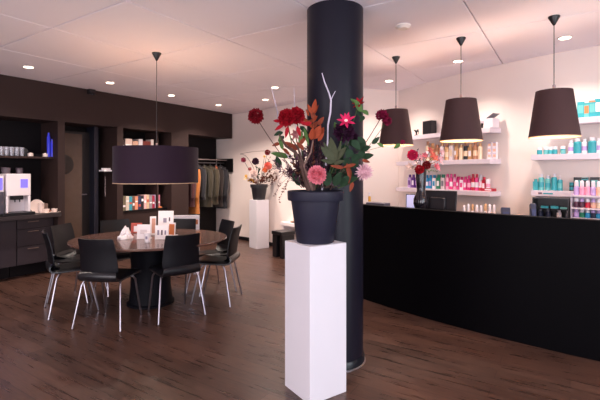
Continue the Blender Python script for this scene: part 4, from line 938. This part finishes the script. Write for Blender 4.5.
ff('cream_rose', 253.5, 173.5, 4.2, CREAMF, -.1, 70, 4, .6); ff('coral_dahlia', 268, 166, 4.2, CORAL, -.05, 80, 5); ff('coral_dahlia', 265, 170, 3, fm('orange', (216, 112, 66)), -.05, 50, 6); ff('small_red_flower', 250, 169, 2, REDF, 0, 30, 7); ff('small_yellow_flower', 264.5, 156.5, 1.5, YEL, 0, 24, 8); ff('small_yellow_flower', 246, 176, 1.8, YEL, 0, 24, 9)
for i, (x, y, n, m) in enumerate(((272, 176, 26, DRYB), (264, 178, 26, RUST), (278, 172, 20, DRYB), (245, 178, 16, YEL), (258, 168, 20, DGREEN), (250, 180, 18, RUST), (276, 164, 18, RUST), (282, 176, 16, DRYB), (256, 180, 18, CREAMF), (270, 158, 14, DGREEN))):
    sprig('autumn_foliage', fa, FB(0), LF(x, y), (0, 0, .03), n, .07, .035, m, BRN, seed=80 + i, t0=.3)
stem(fa, bez(FB(.02), LF(240, 154, 0), (.0, 0, .35)), .004, BRN, 'arching_twig')
stem(fa, bez(LF(240, 154), LF(286, 153), (0, 0, .1)), .004, BRN, 'arching_twig')
stem(fa, bez(FB(.03), LF(286, 153, 0), (.0, 0, .2)), .004, BRN, 'arching_twig')

# vase bouquet on the desk
vp = on_desk(421, .22); VD = vp.dot(FW)
vb = thing('vase_bouquet', 'black bulbous glass vase of pink flowers on the desk beside the monitor', 'vase', vp)
s_ = VD / FOC
prof = [(.001, 0), (4.5, 0), (5, 1.2), (3, 3.5), (4.5, 6), (6.2, 9), (7.6, 13), (7.2, 18), (5.4, 22), (4.2, 24.5), (4.4, 28), (5.2, 36), (5.2, 44), (4.8, 46)]
H0 = (EYE - DZ) / s_ + HOR - 168   # height in pixel units to the rim
k_ = H0 / 46
MB().lathe([(r_ * s_ , z_ * s_ * k_) for r_, z_ in prof] + [(4.3 * s_, 45 * s_ * k_), (.001, 40 * s_ * k_)], n=40, cap=False).build('vase', mat('black_glass_vase', (30, 26, 34), .12, coat=.5), vb)
def LV(px, py, dD=0): return spot(px, py, VD + dD) - vp
VT = V((0, 0, 44 * s_ * k_)); pv = lambda n: n / FOC * VD
def fv(fn, name, px, py, R, m, dD=0, **k):
    p = LV(px, py, dD); o = fn(name, p, pv(R), m, vb, **k); stem(o, bez(VT, p, (0, 0, .01)), .003, GREEN)
fv(ball_flower, 'hot_pink_dahlia', 412.5, 155, 5.6, HPINK, -.03, face=face(-.2, .2), n=80, pw=.45, seed=1)
fv(ball_flower, 'crimson_dahlia', 426.5, 165, 4.6, DRED, -.05, face=face(.2, .2), n=70, pw=.45, seed=2)
fv(ball_flower, 'crimson_dahlia', 419.5, 169.5, 5, REDF, -.08, face=face(0, .1), n=70, pw=.45, seed=3)
for i, (x, y, m, R) in enumerate(((433, 157, CORAL, 5), (439, 160, PPNK, 5), (436, 167, PNK, 4.5), (430, 151, CORAL, 4), (441, 153, PPNK, 4), (420, 158, PPNK, 4), (410, 166, CREAMF, 3.5), (425, 156, PNK, 3.6))):
    fv(star_flower, 'pink_lily', x, y, R * 1.25, m, .02 * (i % 3), face=face((x - 424) * .05, .4), n=6, w=.42, seed=i)
for i, (x, y, m) in enumerate(((408, 168, CREAMF), (436, 172, LGREEN), (444, 158, CORAL), (417, 150, BLKP), (414, 160, CREAMF), (430, 173, PPNK))):
    sprig('filler_sprig', vb, VT, LV(x, y, .03), (0, 0, .01), 12, .03, .014, m, GREEN, r=.0015, seed=120 + i)

# ------------------------------------------------------------------ daylight
def area(name, loc, target, sx, sy, power, col):
    l = bpy.data.lights.new(name, 'AREA'); l.shape = 'RECTANGLE'; l.size = sx; l.size_y = sy; l.energy = power; l.color = col
    o = bpy.data.objects.new(name, l); C.objects.link(o); o.location = loc
    o.rotation_euler = (V(target) - V(loc)).to_track_quat('-Z', 'Z').to_euler()
area('daylight_side', (2.95, 1.9, 1.45), (0, 1.9, 1.45), 2.9, 2.1, 70, (.88, .97, 1))
area('daylight_side_rear', (2.95, -1.25, 1.45), (0, -1.25, 1.45), 2.8, 2.1, 110, (.86, .88, 1))
area('daylight_front', (-1.5, -2.95, 1.45), (-1.5, 0, 1.45), 5.8, 2.1, 172, (1, .92, .95))
w = bpy.data.worlds.new('World'); bpy.context.scene.world = w; w.use_nodes = True
w.node_tree.nodes['Background'].inputs['Color'].default_value = (.62, .7, .9, 1); w.node_tree.nodes['Background'].inputs['Strength'].default_value = .8

# ------------------------------------------------------------------ camera and view
cd = bpy.data.cameras.new('camera'); co = bpy.data.objects.new('camera', cd); C.objects.link(co)
co.location = (0, 0, EYE); co.rotation_euler = (pi / 2, 0, YAW)
cd.sensor_width = 36; cd.lens = FOC / 600 * 36; cd.shift_y = -28 / 600; cd.clip_start = .05
bpy.context.scene.camera = co
vs_ = bpy.context.scene.view_settings
vs_.view_transform = 'Standard'; vs_.look = 'None'; vs_.gamma = 1; vs_.exposure = 0.14
